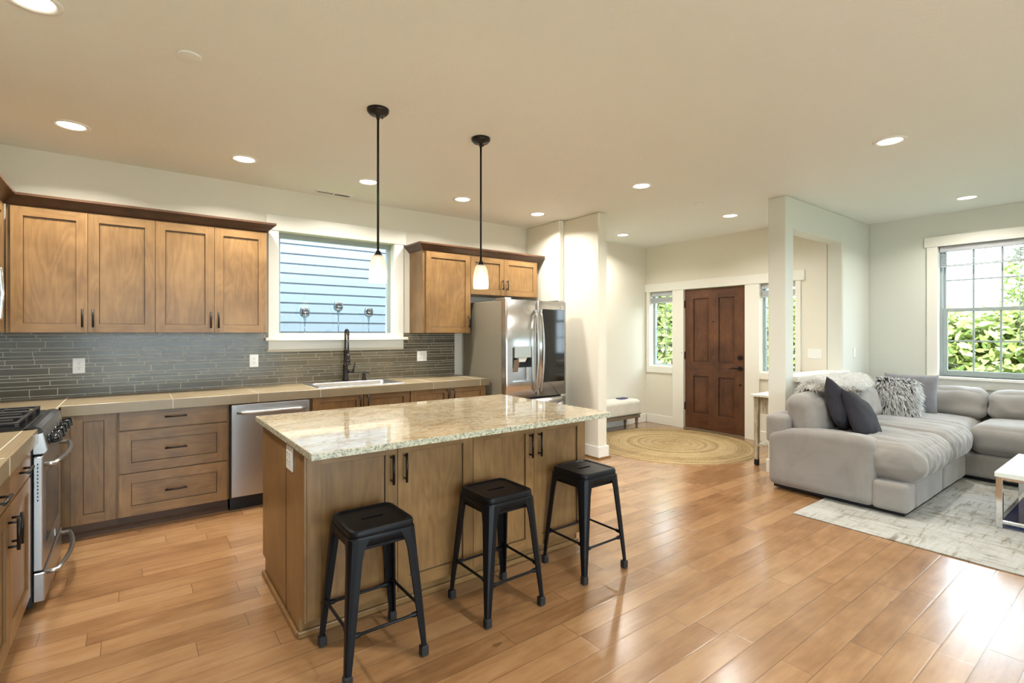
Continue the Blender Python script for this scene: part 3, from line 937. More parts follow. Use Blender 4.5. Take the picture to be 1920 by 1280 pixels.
splash('backsplash_back', 'x', YB, XL + .01, 2.965, 1.396, 'taupe glass strip-tile backsplash behind the sink', [(.98, 2.33, 1.24)])
splash('backsplash_left', 'y', XL, 1.6, YB - .01, 1.396, 'taupe glass strip-tile backsplash behind the range')

# --- upper cabinets
YU = 4.72; UZ0, UZ1 = 1.394, 2.256
def upper(label, x0, x1, z0, group='wall cabinets on the back wall'):
    r = thing('wall_cabinet', label, 'cabinet', ((x0 + x1) / 2, YB, z0), group)
    carcass(x0, x1, YU + .019, YB - .001, z0, UZ1 + .02, r)
    return r
def udoor(r, x0, x1, z0, hx, hz, hl=.13):
    dd = shaker(BX, (x0 + .0015, YU, z0 + .004), x1 - x0 - .003, UZ1 - z0 - .006, r)
    if hx is not None: pull(BX, (x0, YU, z0), hx, hz, hl, dd)
r = upper('honey wood two-door wall cabinet nearest the range corner', -.69, .129, UZ0)
udoor(r, -.668, -.267, UZ0, .372, .105); udoor(r, -.267, .129, UZ0, .030, .105)
r = upper('honey wood two-door wall cabinet just left of the sink window', .129, .913, UZ0)
udoor(r, .129, .522, UZ0, .366, .105); udoor(r, .522, .911, UZ0, .028, .105)
r = upper('honey wood single-door wall cabinet right of the sink window', 2.402, 2.984, UZ0)
udoor(r, 2.434, 2.982, UZ0, .518, .13, .14)
r = upper('short two-door wall cabinet above the fridge', 2.984, 3.955, 1.826)
udoor(r, 2.986, 3.445, 1.826, .428, .125, .12); udoor(r, 3.445, 3.945, 1.826, .035, .125, .12)
# left wall uppers
r = thing('wall_cabinet', 'narrow wall cabinet on the left wall beside the corner', 'cabinet', (XL, 4.45, UZ0))
carcass(XL + .001, -.712, 4.19, 4.738, UZ0, UZ1 + .02, r)
dd = shaker(LX, (-.692, 4.195, UZ0 + .004), .50, UZ1 - UZ0 - .006, r)
r = thing('wall_cabinet', 'short wall cabinet above the microwave on the left wall', 'cabinet', (XL, 3.8, 1.84))
carcass(XL + .001, -.712, 3.42, 4.19, 1.84, UZ1 + .02, r)
dd = shaker(LX, (-.692, 3.423, 1.844), .38, UZ1 - 1.85, r); dd = shaker(LX, (-.692, 3.806, 1.844), .38, UZ1 - 1.85, r)
r = thing('microwave', 'stainless microwave mounted above the range at the left edge', 'microwave', (XL, 3.8, 1.40))
mb = MB(); mb.box(XL + .008, -.665, 3.425, 4.185, 1.405, 1.835); mb.build('body', 'black', r, .004)
mb = MB(); mb.box(-.665, -.640, 3.425, 4.185, 1.41, 1.83); mb.build('door', 'steel_flat', r, .006)
mb = MB(); mb.tube([(-.64, 4.06, 1.45), (-.612, 4.06, 1.48), (-.606, 4.06, 1.62), (-.612, 4.06, 1.76), (-.64, 4.06, 1.79)], .011, 10); mb.build('handle', 'chrome', r)

# crown moldings: flared profile swept along a path (outward offsets)
def crown(path, normals, label, ends):
    prof = [(0, 0), (.004, .0), (.012, .012), (.045, .045), (.062, .058), (.066, .060), (.066, .076), (0, .076)]
    rings = []
    for (p, n) in zip(path, normals):
        rings.append([Vector((p[0] + n[0] * o, p[1] + n[1] * o, UZ1 + .004 + z)) for o, z in prof])
    mb = MB(); mb.loft(rings, 0)
    return tag(mb.build('crown_molding', 'crown', None), label, 'molding', None)
yc = YU + .012
crown([(-.70, 3.42), (-.70, yc), (.913, yc), (.913, YB - .002)], [(1, 0), (1, -1), (1, -1), (1, 0)], 'dark stained crown along the wall cabinets left of the window', 0)
crown([(2.402, YB - .002), (2.402, yc), (3.955, yc), (3.955, YB - .002)], [(-1, 0), (-1, -1), (1, -1), (1, 0)], 'dark stained crown over the cabinets around the fridge', 0)

# --- left run near the camera
r = thing('base_cabinet', 'base cabinet with drawer and two doors on the near side of the range', 'cabinet', (-.7, 2.9, 0))
XD = -.405
mb = MB(); mb.box(XL + .002, XD - .019, 2.33, 3.40, .10, .868); mb.build('carcass', 'wood_z', r, .0015)
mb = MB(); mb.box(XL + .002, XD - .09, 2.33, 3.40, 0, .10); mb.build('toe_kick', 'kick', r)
for (ya, yb, hu) in ((2.36, 2.855, .465), (2.865, 3.375, .035)):
    dr = shaker(LX, (XD, ya, .700), yb - ya, .150, r, 'drawer', .06, True)
    pull(LX, (XD, ya, .700), (yb - ya) / 2, .075, .135, dr, False)
    dd = shaker(LX, (XD, ya, .105), yb - ya, .585, r)
    pull(LX, (XD, ya, .105), hu, .475, .13, dd)
r = thing('base_cabinet', 'nearest base cabinet at the lower left edge of the view', 'cabinet', (-.7, 1.9, 0))
mb = MB(); mb.box(XL + .002, XD - .019, 1.62, 2.325, .10, .868); mb.build('carcass', 'wood_z', r, .0015)
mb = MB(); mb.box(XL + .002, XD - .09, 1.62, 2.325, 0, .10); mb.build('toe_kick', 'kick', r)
dr = shaker(LX, (XD, 1.63, .700), .685, .150, r, 'drawer', .06, True); pull(LX, (XD, 1.63, .7), .34, .075, .135, dr, False)
dd = shaker(LX, (XD, 1.63, .105), .685, .585, r); pull(LX, (XD, 1.63, .105), .64, .475, .13, dd)

# --- gas range
r = thing('gas_range', 'stainless gas range with black cooktop in the left cabinet run', 'range', (-.7, 3.8, 0))
RY0, RY1 = 3.425, 4.185
mb = MB(); mb.box(XL + .01, -.405, RY0, RY1, .03, .905)
for (xx, yy) in ((-.46, RY0 + .05), (-.46, RY1 - .05), (-.95, RY0 + .05), (-.95, RY1 - .05)): mb.cyl((xx, yy, 0.001), (xx, yy, .032), .02, None, 10)
mb.build('body', 'black', r)
mb = MB(); mb.box(XL + .01, -.43, RY0 - .003, RY1 + .003, .905, .922); mb.build('cooktop', 'black_gloss', r, .004)
mb = MB(); mb.loft([[Vector((x, y, z)) for x, z in ((-.43, .922), (-.395, .926), (-.372, .915), (-.362, .895), (-.405, .88), (-.43, .88))] for y in (RY0 - .003, RY1 + .003)]); mb.build('front_rim', 'black_gloss', r, .003)
mb = MB(); mb.loft([[Vector((x, y, z)) for x, z in ((-.405, .893), (-.366, .893), (-.348, .80), (-.36, .785), (-.405, .785))] for y in (RY0, RY1)]); mb.build('control_panel', 'steel_flat', r, .004)
for k in range(5):
    y = RY0 + .10 + k * .14
    n = Vector((1, 0, .19)).normalized(); c = Vector((-.357, y, .842))
    mb = MB(); mb.cyl(c, c + n * .012, .027, .027, 18); mb.cyl(c + n * .012, c + n * .045, .021, .018, 18)
    mb.obox(c + n * .012, (0, 1, 0), (-.19, 0, 1), n, -.006, .006, -.024, .024, 0, .042)
    mb.build('knob', 'black_gloss', r, .002)
od = None
mb = MB(); mb.box(-.404, -.366, RY0 + .004, RY1 - .004, .20, .775); od = mb.build('oven_door', 'steel_flat', r, .005)
mb = MB(); mb.box(-.367, -.3645, RY0 + .12, RY1 - .12, .31, .66); mb.build('door_glass', 'dark_glass', od)
mb = MB()
for k in range(11): mb.box(-.388, -.383, RY0 + .0025, RY0 + .0055, .735 - k * .018 - .005, .735 - k * .018 + .005)
mb.build('vent_slot', 'slot', od)
def bow(y0, y1, z, out, xin, rr):
    pts = [(xin, y0, z)]
    for k in range(11):
        t = k / 10; pts.append((xin + .02 + (out - .02) * math.sin(PI * (.08 + .84 * t)) ** .7, y0 + (y1 - y0) * t, z))
    pts.append((xin, y1, z)); return pts
mb = MB(); mb.tube(bow(RY0 + .05, RY1 - .05, .725, .072, -.368, 0), .013, 10); mb.build('handle', 'steel_flat', od)
mb = MB(); mb.box(-.3665, -.3640, 3.90, 3.93, .225, .265); mb.build('badge', 'chrome', od)
mb = MB(); mb.box(-.404, -.360, RY0 + .004, RY1 - .004, .045, .19); dr = mb.build('warming_drawer', 'steel_flat', r, .005)
mb = MB(); mb.tube(bow(RY0 + .08, RY1 - .05, .165, .075, -.362, 0), .012, 10); mb.build('handle', 'steel_flat', dr)
for k in range(3):
    y0 = RY0 + .02 + k * .243; y1 = y0 + .233
    mb = MB()
    zt = .952
    for y in (y0 + .012, y1 - .012): mb.box(-.98, -.455, y - .007, y + .007, zt - .014, zt)
    for x in (-.97, -.465, -.72): mb.box(x - .007, x + .007, y0 + .012, y1 - .012, zt - .014, zt)
    for xc in (-.845, -.595):
        for s in (-1, 1):
            mb.box(xc - .006, xc + .006, (y0 + y1) / 2 + s * .03 - .03, (y0 + y1) / 2 + s * .06 + .03, zt - .013, zt + .001)
            mb.box(xc + s * .055 - .05, xc + s * .055 + .05, (y0 + y1) / 2 - .006, (y0 + y1) / 2 + .006, zt - .013, zt + .001)
    for x in (-.97, -.465):
        for y in (y0 + .012, y1 - .012): mb.box(x - .009, x + .009, y - .009, y + .009, .9215, zt - .01)
    mb.build('burner_grate', 'iron', r, .003)
    for xc in (-.845, -.595):
        mb = MB(); mb.lathe((xc, (y0 + y1) / 2, .9215), [(.045, 0), (.045, .008), (.03, .010), (.03, .018), (.0, .019)], 18, 0, False); mb.build('burner', 'iron', r)

# --- sink, faucet, soap pump
r = thing('sink', 'stainless drop-in kitchen sink below the window', 'sink', (1.69, 4.7, .914))
sx0, sx1, sy0, sy1 = 1.272, 2.085, 4.468, 4.985
mb = MB()
bx0, bx1, by0, by1, zr, zb = 1.315, 2.045, 4.512, 4.905, .9205, .735
def ring(x0, x1, y0, y1, z, rr=.04, n=5):
    pts = []
    for (cx, cy, a0) in ((x1 - rr, y1 - rr, 0), (x0 + rr, y1 - rr, 90), (x0 + rr, y0 + rr, 180), (x1 - rr, y0 + rr, 270)):
        for k in range(n + 1):
            a = R(a0 + 90 * k / n); pts.append(Vector((cx + rr * math.cos(a), cy + rr * math.sin(a), z)))
    return pts
mb.loft([ring(sx0, sx1, sy0, sy1, .9135, .02), ring(sx0, sx1, sy0, sy1, zr - .002, .02), ring(sx0 + .006, sx1 - .006, sy0 + .006, sy1 - .006, zr, .018),
         ring(bx0, bx1, by0, by1, zr, .05), ring(bx0 + .006, bx1 - .006, by0 + .006, by1 - .006, zr - .01, .05), ring(bx0 + .02, bx1 - .02, by0 + .02, by1 - .02, zb + .03, .06), ring(bx0 + .06, bx1 - .06, by0 + .06, by1 - .06, zb, .05)], 0, False, True, True)
mb.bm.faces.new([v for v in list(mb.bm.verts)[-24:]])
mb.build('basin', 'sink', r, None, fix=True)
mb = MB(); mb.lathe((1.68, 4.71, zb + .001), [(.045, 0), (.04, .004), (.015, .002), (0, .001)], 18, 0, False); mb.build('drain', 'chrome', r)
FX, FY, FZ = 1.668, 4.95, .921
r = thing('faucet', 'tall black spring-neck faucet behind the sink', 'faucet', (FX, FY, FZ))
mb = MB(); mb.loft([ring(FX - .13, FX + .13, FY - .028, FY + .028, FZ - .0005, .027), ring(FX - .125, FX + .125, FY - .024, FY + .024, FZ + .006, .023)], 0, True, True, False); mb.build('deck_plate', 'bronze', r)
mb = MB(); mb.lathe((FX, FY, FZ), [(.034, .004), (.030, .02), (.024, .04), (.024, .15), (.027, .155), (.020, .165), (.0165, .17), (.0165, .30), (.019, .305), (.010, .31)], 20); mb.build('body', 'bronze', r)
arc = []
for k in range(25):
    t = k / 24
    if t < .45: arc.append(Vector((FX, FY, FZ + .30 + .145 * t / .45)))
    else:
        a = PI * (t - .45) / .55
        arc.append(Vector((FX - .012 * (1 - math.cos(a)), FY - .075 * (1 - math.cos(a)), FZ + .445 + .055 * math.sin(a))))
mb = MB(); mb.tube(arc, .0065, 8); mb.tube([arc[-1], arc[-1] - Vector((0, 0, .03))], .009, 10); mb.tube([arc[-1] - Vector((0, 0, .03)), arc[-1] - Vector((0, 0, .17))], .0075, 10); mb.build('hose', 'bronze', r)
sp = []
NT = 26
for i in range(NT * 10 + 1):
    t = i / (NT * 10); q = t * 24; k = min(int(q), 23); f = q - k
    p = arc[k].lerp(arc[k + 1], f); tg = (arc[k + 1] - arc[k]).normalized()
    s = tg.cross(Vector((1, 0, 0))).normalized(); w2 = Vector((1, 0, 0))
    a = 2 * PI * NT * t
    sp.append(p + (s * math.cos(a) + w2 * math.sin(a)) * .013)
mb = MB(); mb.tube(sp, .0024, 5); mb.build('spring', 'bronze', r)
hp = arc[-1] - Vector((0, 0, .17))
mb = MB(); mb.lathe((hp.x, hp.y, hp.z - .115), [(.012, .0), (.026, .003), (.026, .012), (.019, .02), (.018, .09), (.012, .115)], 18); mb.build('spray_head', 'bronze', r)
mb = MB(); mb.tube([(FX, FY, FZ + .20), ((FX + hp.x) / 2, (FY + hp.y) / 2, FZ + .205), (hp.x, hp.y + .015, FZ + .21)], .007, 8); mb.lathe((hp.x, hp.y, FZ + .20), [(.022, 0), (.022, .014)], 16); mb.build('support_arm', 'bronze', r)
mb = MB(); mb.cyl((FX + .02, FY, FZ + .095), (FX + .082, FY, FZ + .095), .017, .017, 16); mb.tube([(FX + .075, FY, FZ + .10), (FX + .085, FY - .005, FZ + .13), (FX + .092, FY - .008, FZ + .175)], [.009, .006, .008], 10); mb.build('lever', 'bronze', r)
r = thing('soap_pump', 'small black soap pump right of the faucet', 'soap dispenser', (1.86, 4.955, FZ))
mb = MB(); mb.lathe((1.86, 4.955, FZ), [(.023, -.0005), (.023, .012), (.017, .02), (.015, .055), (.018, .062), (.018, .072), (.006, .076)], 18); mb.build('body', 'bronze', r)
mb = MB(); mb.tube([(1.86, 4.955, FZ + .072), (1.86, 4.955, FZ + .080), (1.885, 4.94, FZ + .076), (1.90, 4.93, FZ + .068)], [.012, .010, .007, .005], 8); mb.build('spout', 'bronze', r)

# --- candle goblets on the window sill
def goblet(x, h, label):
    y = YB + .03; z = W1[2]
    r = thing('candle_goblet', label, 'candle holder', (x, y, z), 'glass candle holders on the window sill')
    hb = h - .095
    mb = MB(); mb.lathe((x, y, z), [(.045, .0005), (.043, .003), (.014, .010), (.006, .02), (.0055, hb - .04), (.008, hb - .035), (.014, hb - .03), (.009, hb - .02), (.012, hb - .012), (.017, hb - .006), (.010, hb + .001)], 20); mb.build('stem', 'goblet', r)
    mb = MB(); mb.lathe((x, y, z + hb), [(.010, 0), (.030, .010), (.044, .030), (.0475, .052), (.043, .078), (.037, .094), (.0355, .094), (.041, .078), (.045, .052), (.042, .032), (.028, .013), (.008, .004)], 24, 0, True); mb.build('bowl', 'mercury', r)
goblet(1.318, .285, 'smoky glass goblet on the sill, leftmost of the three')
goblet(1.640, .352, 'tallest smoky glass goblet, in the middle of the sill')
goblet(1.955, .302, 'smoky glass goblet on the sill beside the right window frame')

# --- fridge
r = thing('refrigerator', 'stainless french-door fridge at the end of the kitchen wall', 'refrigerator', (3.46, 4.6, 0))
fx0, fx1, fy = 3.045, 3.885, 4.15
mb = MB(); mb.box(fx0 + .008, fx1 - .008, fy + .085, YB - .08, .03, 1.735)
for xx in (fx0 + .08, fx1 - .08):
    for yy in (fy + .15, YB - .15): mb.cyl((xx, yy, .001), (xx, yy, .032), .02, None, 10)
mb.build('body', 'fridge_side', r, .004)
mb = MB(); mb.box(fx0 + .014, fx1 - .014, fy + .066, fy + .086, .06, 1.725); mb.build('gasket', 'dark_gap', r)
def bulged(x0, x1, z0, z1, yb, yf, bul, hole=None):
    """door leaf with a gently bowed front"""
    mb = MB(); n = 14
    xs = [x0 + (x1 - x0) * k / n for k in range(n + 1)]
    fr = lambda x: yf - bul * (1 - (2 * (x - x0) / (x1 - x0) - 1) ** 2)
    zs = [z0, z1] if not hole else [z0, hole[2], hole[3], z1]
    if hole:
        xs = sorted(set([x for x in xs if abs(x - hole[0]) > .012 and abs(x - hole[1]) > .012] + [hole[0], hole[1]]))
    def skip(xa, xb, za, zb): return hole and xa >= hole[0] - 1e-5 and xb <= hole[1] + 1e-5 and za >= hole[2] - 1e-5 and zb <= hole[3] + 1e-5
    vg = {}
    def V(x, y, z):
        k = (round(x, 4), round(y, 4), round(z, 4))
        if k not in vg: vg[k] = mb.bm.verts.new((x, y, z))
        return vg[k]
    for za, zb in zip(zs[:-1], zs[1:]):
        for xa, xb in zip(xs[:-1], xs[1:]):
            if skip(xa, xb, za, zb): continue
            f = mb.bm.faces.new((V(xa, fr(xa), za), V(xb, fr(xb), za), V(xb, fr(xb), zb), V(xa, fr(xa), zb))); f.smooth = True
    for za, zb in zip(zs[:-1], zs[1:]):
        mb.bm.faces.new((V(x0, yb, za), V(x0, fr(x0), za), V(x0, fr(x0), zb), V(x0, yb, zb)))
        mb.bm.faces.new((V(x1, fr(x1), za), V(x1, yb, za), V(x1, yb, zb), V(x1, fr(x1), zb)))
    for z in (z0, z1):
        for xa, xb in zip(xs[:-1], xs[1:]):
            mb.bm.faces.new((V(xa, fr(xa), z), V(xb, fr(xb), z), V(xb, yb, z), V(xa, yb, z)))
    if hole:
        hx0, hx1, hz0, hz1 = hole
        D = yf + .05
        mb.obox((0, 0, 0), (1, 0, 0), (0, 1, 0), (0, 0, 1), hx0, hx1, D, D + .004, hz0, hz1)
        for (xa, xb, za, zb) in ((hx0 - .002, hx0, hz0, hz1), (hx1, hx1 + .002, hz0, hz1), (hx0, hx1, hz0 - .002, hz0), (hx0, hx1, hz1, hz1 + .002)):
            mb.box(xa, xb, yf, D, za, zb)
    return mb
FZ0, FZ1 = .712, 1.742
xm = (fx0 + fx1) / 2
hole = (fx0 + .085, xm - .075, .885, 1.245)
mb = bulged(fx0, xm - .0025, FZ0, FZ1, fy + .066, fy, .010, hole); dl = mb.build('left_door', 'steel', r)
mb = bulged(xm + .0025, fx1, FZ0, FZ1, fy + .066, fy, .010); drr = mb.build('right_door', 'steel', r)
mb = bulged(fx0, fx1, .40, FZ0 - .022, fy + .066, fy + .002, .008); fz = mb.build('freezer_drawer', 'steel', r)
mb = bulged(fx0, fx1, .06, .392, fy + .066, fy + .002, .008); fz2 = mb.build('freezer_drawer', 'steel', r)
for (ff, zz) in ((fz, .655), (fz2, .345)):
    mb = MB(); mb.tube([(fx0 + .06, fy - .004, zz), (fx0 + .08, fy - .05, zz), (xm, fy - .062, zz), (fx1 - .08, fy - .05, zz), (fx1 - .06, fy - .004, zz)], .012, 10); mb.build('handle', 'steel_flat', ff)
mb = MB(); mb.box(xm + .072, fx1 - .028, fy - .0125, fy - .004, .860, 1.655); mb.build('glass_panel', 'dark_glass', drr, .004)
mb = MB(); mb.cyl((fx1 - .07, fy - .003, 1.69), (fx1 - .07, fy - .008, 1.69), .008, None, 16); mb.build('emblem', 'white', drr)
for (dd, hx) in ((dl, xm - .038), (drr, xm + .038)):
    mb = MB()
    rings = []
    for k in range(17):
        t = k / 16; z = .775 + .86 * t; o = .014 + .052 * math.sin(PI * t) ** .8
        y = fy - .006 - o; wd = .013
        rings.append([Vector((hx - wd, y, z)), Vector((hx - wd * .6, y - .008, z)), Vector((hx + wd * .6, y - .008, z)), Vector((hx + wd, y, z)), Vector((hx + wd * .6, y + .008, z)), Vector((hx - wd * .6, y + .008, z))])
    mb.loft(rings, 0, True, True, True)
    for z in (.785, 1.625): mb.box(hx - .011, hx + .011, fy - .030, fy + .004, z - .016, z + .016)
    mb.build('handle', 'steel_flat', dd)
mb = MB(); mb.box(hole[0] + .025, hole[1] - .012, fy - .012, fy + .045, 1.135, 1.255); dp = mb.build('dispenser_panel', 'dispenser_face', dl, .003)
mb = MB(); mb.loft([[Vector((x, y, 1.135)) for x, y in ((hole[0] + .08, fy + .0), (hole[1] - .06, fy + .0), (hole[1] - .06, fy + .04), (hole[0] + .08, fy + .04))], [Vector((x, y, 1.09)) for x, y in ((hole[0] + .10, fy + .01), (hole[1] - .08, fy + .01), (hole[1] - .08, fy + .035), (hole[0] + .10, fy + .035))]]); mb.build('spout', 'white', dl)
mb = MB(); mb.obox((hole[0] + .03, fy + .046, .985), (1, 0, 0), (0, -.25, 1), (0, -1, 0), 0, .075, 0, .13, 0, .008); mb.build('paddle', 'steel_flat', dl, .003)
mb = MB(); mb.box(hole[0], hole[0] + .018, fy + .004, fy + .048, 1.03, 1.24); mb.box(hole[0], hole[1], fy + .04, fy + .0505, 1.03, 1.24); mb.build('dispenser_recess', 'black', dl)
mb = MB(); mb.box(fx0 + .006, fx0 + .09, fy + .02, fy + .20, 1.736, 1.762); mb.build('hinge_cover', 'steel_flat', r, .005)
mb = MB(); mb.box(fx1 - .09, fx1 - .006, fy + .02, fy + .20, 1.736, 1.762); mb.build('hinge_cover', 'steel_flat', r, .005)

# ------------------------------------------------------------------ island
IX0, IX1, IYF, IYB = .608, 2.352, 2.33, 3.225
r = thing('kitchen_island', 'wooden kitchen island cabinet under the granite slab', 'island', ((IX0 + IX1) / 2, 2.8, 0))
mb = MB(); mb.box(IX0 + .006, IX1 - .006, IYF + .019, IYB, .10, .870); mb.build('carcass', 'wood_z', r)
mb = MB(); mb.box(IX0 + .006, IX1 - .006, IYF + .085, IYB - .07, 0, .10); mb.build('toe_kick', 'wood_x', r)
for (xa, xb) in ((IX0 - .006, IX0 + .006), (IX1 - .006, IX1 + .006)):
    mb = MB()
    for (ya, yb) in ((IYF + .004, 2.655), (2.672, IYB)):
        mb.box(xa, xb, ya, yb, .098, .870)
    mb.box(xa, xb, IYF + .083, 2.655, 0, .10); mb.box(xa, xb, 2.672, IYB - .07, 0, .10)
    mb.box(xa + .004, xb - .004, 2.655, 2.672, 0, .870, 1)
    mb.build('end_panel', ['wood_z', 'groove'], r, .0015)
ed = [IX0 + .004, 1.045, 1.489, 1.921, IX1 - .004]
hs = [.405, .035, .400, .035]
for k in range(4):
    dd = shaker(BX, (ed[k] + .0015, IYF, .105), ed[k + 1] - ed[k] - .003, .752, r, 'door', .062)
    pull(BX, (ed[k], IYF, .105), hs[k] if k % 2 else ed[k + 1] - ed[k] - .034, .62, .145, dd)
mb = MB()
s = .016
for q in ((IX0 - s, IX1 + s, IYF + .085 - s, IYF + .085), (IX0 - s - .006, IX0 - .006, IYF + .085, IYB - .07 + s), (IX1 + .006, IX1 + s + .006, IYF + .085, IYB - .07 + s), (IX0, IX1, IYB - .07, IYB - .07 + s)):
    mb.box(*q, 0, .030)
mb.build('shoe_molding', 'wood_x', r, .006, 2)
mb = MB()
fs = mb.box(.572, 2.362, 2.108, 3.275, .872, .902)
o = mb.build('granite_slab', ['granite', 'granite_edge'], None, .003, 2, origin=(1.47, 2.69, .872))
for p in o.data.polygons:
    if abs(p.normal.z) < .5: p.material_index = 1
tag(o, 'polished beige granite slab on the kitchen island', 'countertop')

# ------------------------------------------------------------------ outlets and switches
def outlet(c, U, N, w, h, label, kind='outlet', gangs=1, name='wall_outlet', cat='outlet'):
    r = thing(name, label, cat, c)
    U, N = Vector(U), Vector(N); V = Vector((0, 0, 1))
    mb = MB(); mb.obox(c, U, V, N, -w / 2, w / 2, -h / 2, h / 2, 0.0005, .006); mb.build('cover_plate', 'white', r, .002)
    for g in range(gangs):
        u = (g - (gangs - 1) / 2) * .046
        mb = MB(); mb.obox(c, U, V, N, u - .017, u + .017, -.034, .034, .006, .0085); mb.build('socket' if kind == 'outlet' else 'rocker', 'white', r, .001)
        if kind == 'outlet':
            mb = MB()
            for s in (-.018, .018):
                for du in (-.006, .006): mb.obox(c, U, V, N, u + du - .0013, u + du + .0013, s, s + .009, .0085, .0090)
                mb.obox(c, U, V, N, u - .0025, u + .0025, s - .010, s - .005, .0085, .0090)
            mb.build('slot', 'slot', r)
    return r
ys = YB - .0075
outlet((-.337, ys, 1.145), (1, 0, 0), (0, -1, 0), .073, .115, 'white outlet on the tile below the leftmost wall cabinet')
outlet((.867, ys, 1.143), (1, 0, 0), (0, -1, 0), .073, .115, 'white outlet on the tile just left of the sink window')
outlet((2.547, ys, 1.140), (1, 0, 0), (0, -1, 0), .118, .115, 'double white outlet on the tile near the fridge', 'outlet', 2)
outlet((IX0 - .0065, 2.575, .790), (0, -1, 0), (-1, 0, 0), .118, .115, 'white double outlet on the end panel of the island', 'outlet', 2)
outlet((XE, 2.59, 1.150), (0, -1, 0), (-1, 0, 0), .16, .115, 'white triple switch plate on the entry wall seen through the pass-through', 'switch', 3, 'light_switch', 'light switch')
outlet((6.80, 2.30, 1.162), (1, 0, 0), (0, -1, 0), .073, .115, 'single white switch on the half wall right of the pass-through', 'switch', 1, 'light_switch', 'light switch')

# ------------------------------------------------------------------ ceiling fittings
def can_light(x, y, label, watts=CAN_WATTS, col=(1.0, .95, .86)):
    r = thing('recessed_light', label, 'ceiling light', (x, y, CZ), 'round recessed ceiling lights')
    mb = MB(); mb.lathe((x, y, CZ), [(.098, -.0005), (.096, -.006), (.080, -.008), (.074, -.004), (.070, -.001)], 32, 0, False); mb.build('trim_ring', 'white', r)
    mb = MB(); mb.lathe((x, y, CZ), [(.073, -.002), (.04, -.003), (.0005, -.003)], 32, 0, True); mb.build('lens', 'lens', r)
    l = bpy.data.lights.new('can_lamp', 'AREA'); l.shape = 'DISK'; l.size = .13; l.spread = R(145); l.energy = watts; l.color = col
    lo = bpy.data.objects.new('can_lamp', l); COL.objects.link(lo); lo.parent = r; lo.location = (0, 0, -.012)
    return r
for (x, y, lab) in (
    (-.331, 2.79, 'recessed light in the top left corner, nearest the viewer'),
    (-.326, 4.32, 'recessed light over the range corner at far left'),
    (.68, 4.345, 'recessed light above the wall cabinets left of the window'),
    (1.664, 4.335, 'recessed light above the sink, beside the nearer pendant rod'),
    (2.637, 4.325, 'recessed light above the tall cabinet right of the window'),
    (3.64, 4.35, 'recessed light above the fridge'),
    (3.703, 2.946, 'recessed light over the walkway between the island and entry'),
    (5.451, 3.082, 'recessed light in the entry nearest the pillar'),
    (5.34, 4.565, 'recessed light in the entry above the bench'),
    (4.233, 1.212, 'large recessed light at right, in front of the sofa'),
    (6.601, 1.257, 'recessed light close to the living room window wall')):
    can_light(x, y, lab, CAN_WATTS if x < 4.1 else CAN_WATTS * .75)
for (x, y, lab) in ((1.7, .9, 'added unseen recessed light above the viewer'), (1.7, -1.2, 'added unseen recessed light behind the viewer'), (4.233, -1.2, 'recessed light behind the viewer added over the living area'), (6.6, -1.2, 'added unseen recessed light near the added living room window')):  # unseen lamps added out of view for extra light
    can_light(x, y, lab, CAN_WATTS * .9)
for (x, y, rr, lab) in ((.216, 2.893, .052, 'small white disc on the ceiling above the left wall cabinets'), (4.696, 3.0, .045, 'small white disc on the ceiling before the entry')):
    mb = MB(); mb.lathe((x, y, CZ), [(rr + .004, -.0003), (rr, -.006), (rr * .9, -.008), (.0005, -.009)], 28, 0, True)
    tag(mb.build('ceiling_disc', 'ceil', None, origin=(x, y, CZ)), lab, 'ceiling disc')
r = thing('ceiling_vent', 'white louvered air vent in the ceiling above the sink window', 'air vent', (1.54, 4.91, CZ))
mb = MB()
vx0, vx1, vy0, vy1 = 1.365, 1.715, 4.855, 4.965
for q in ((vx0, vx1, vy0, vy0 + .022), (vx0, vx1, vy1 - .022, vy1), (vx0, vx0 + .022, vy0 + .022, vy1 - .022), (vx1 - .022, vx1, vy0 + .022, vy1 - .022), (1.532, 1.548, vy0 + .022, vy1 - .022)):
    mb.box(*q, CZ - .006, CZ)
mb.build('vent_frame', 'white', r, .002)
mb = MB(); mb.box(vx0 + .02, vx1 - .02, vy0 + .02, vy1 - .02, CZ - .0012, CZ - .0002); mb.build('duct', 'slot', r)
mb = MB()
for k in range(10):
    x = vx0 + .03 + k * .0148; mb.obox((x, 0, CZ), (.6, 0, -.8), (0, 1, 0), (.8, 0, .6), -.001, .006, vy0 + .022, vy1 - .022, 0, .001)
    x = 1.556 + k * .0148; mb.obox((x, 0, CZ), (-.9, 0, -.4), (0, 1, 0), (.4, 0, -.9), -.008, .006, vy0 + .022, vy1 - .022, 0, .001)
mb.build('louver', 'white', r)

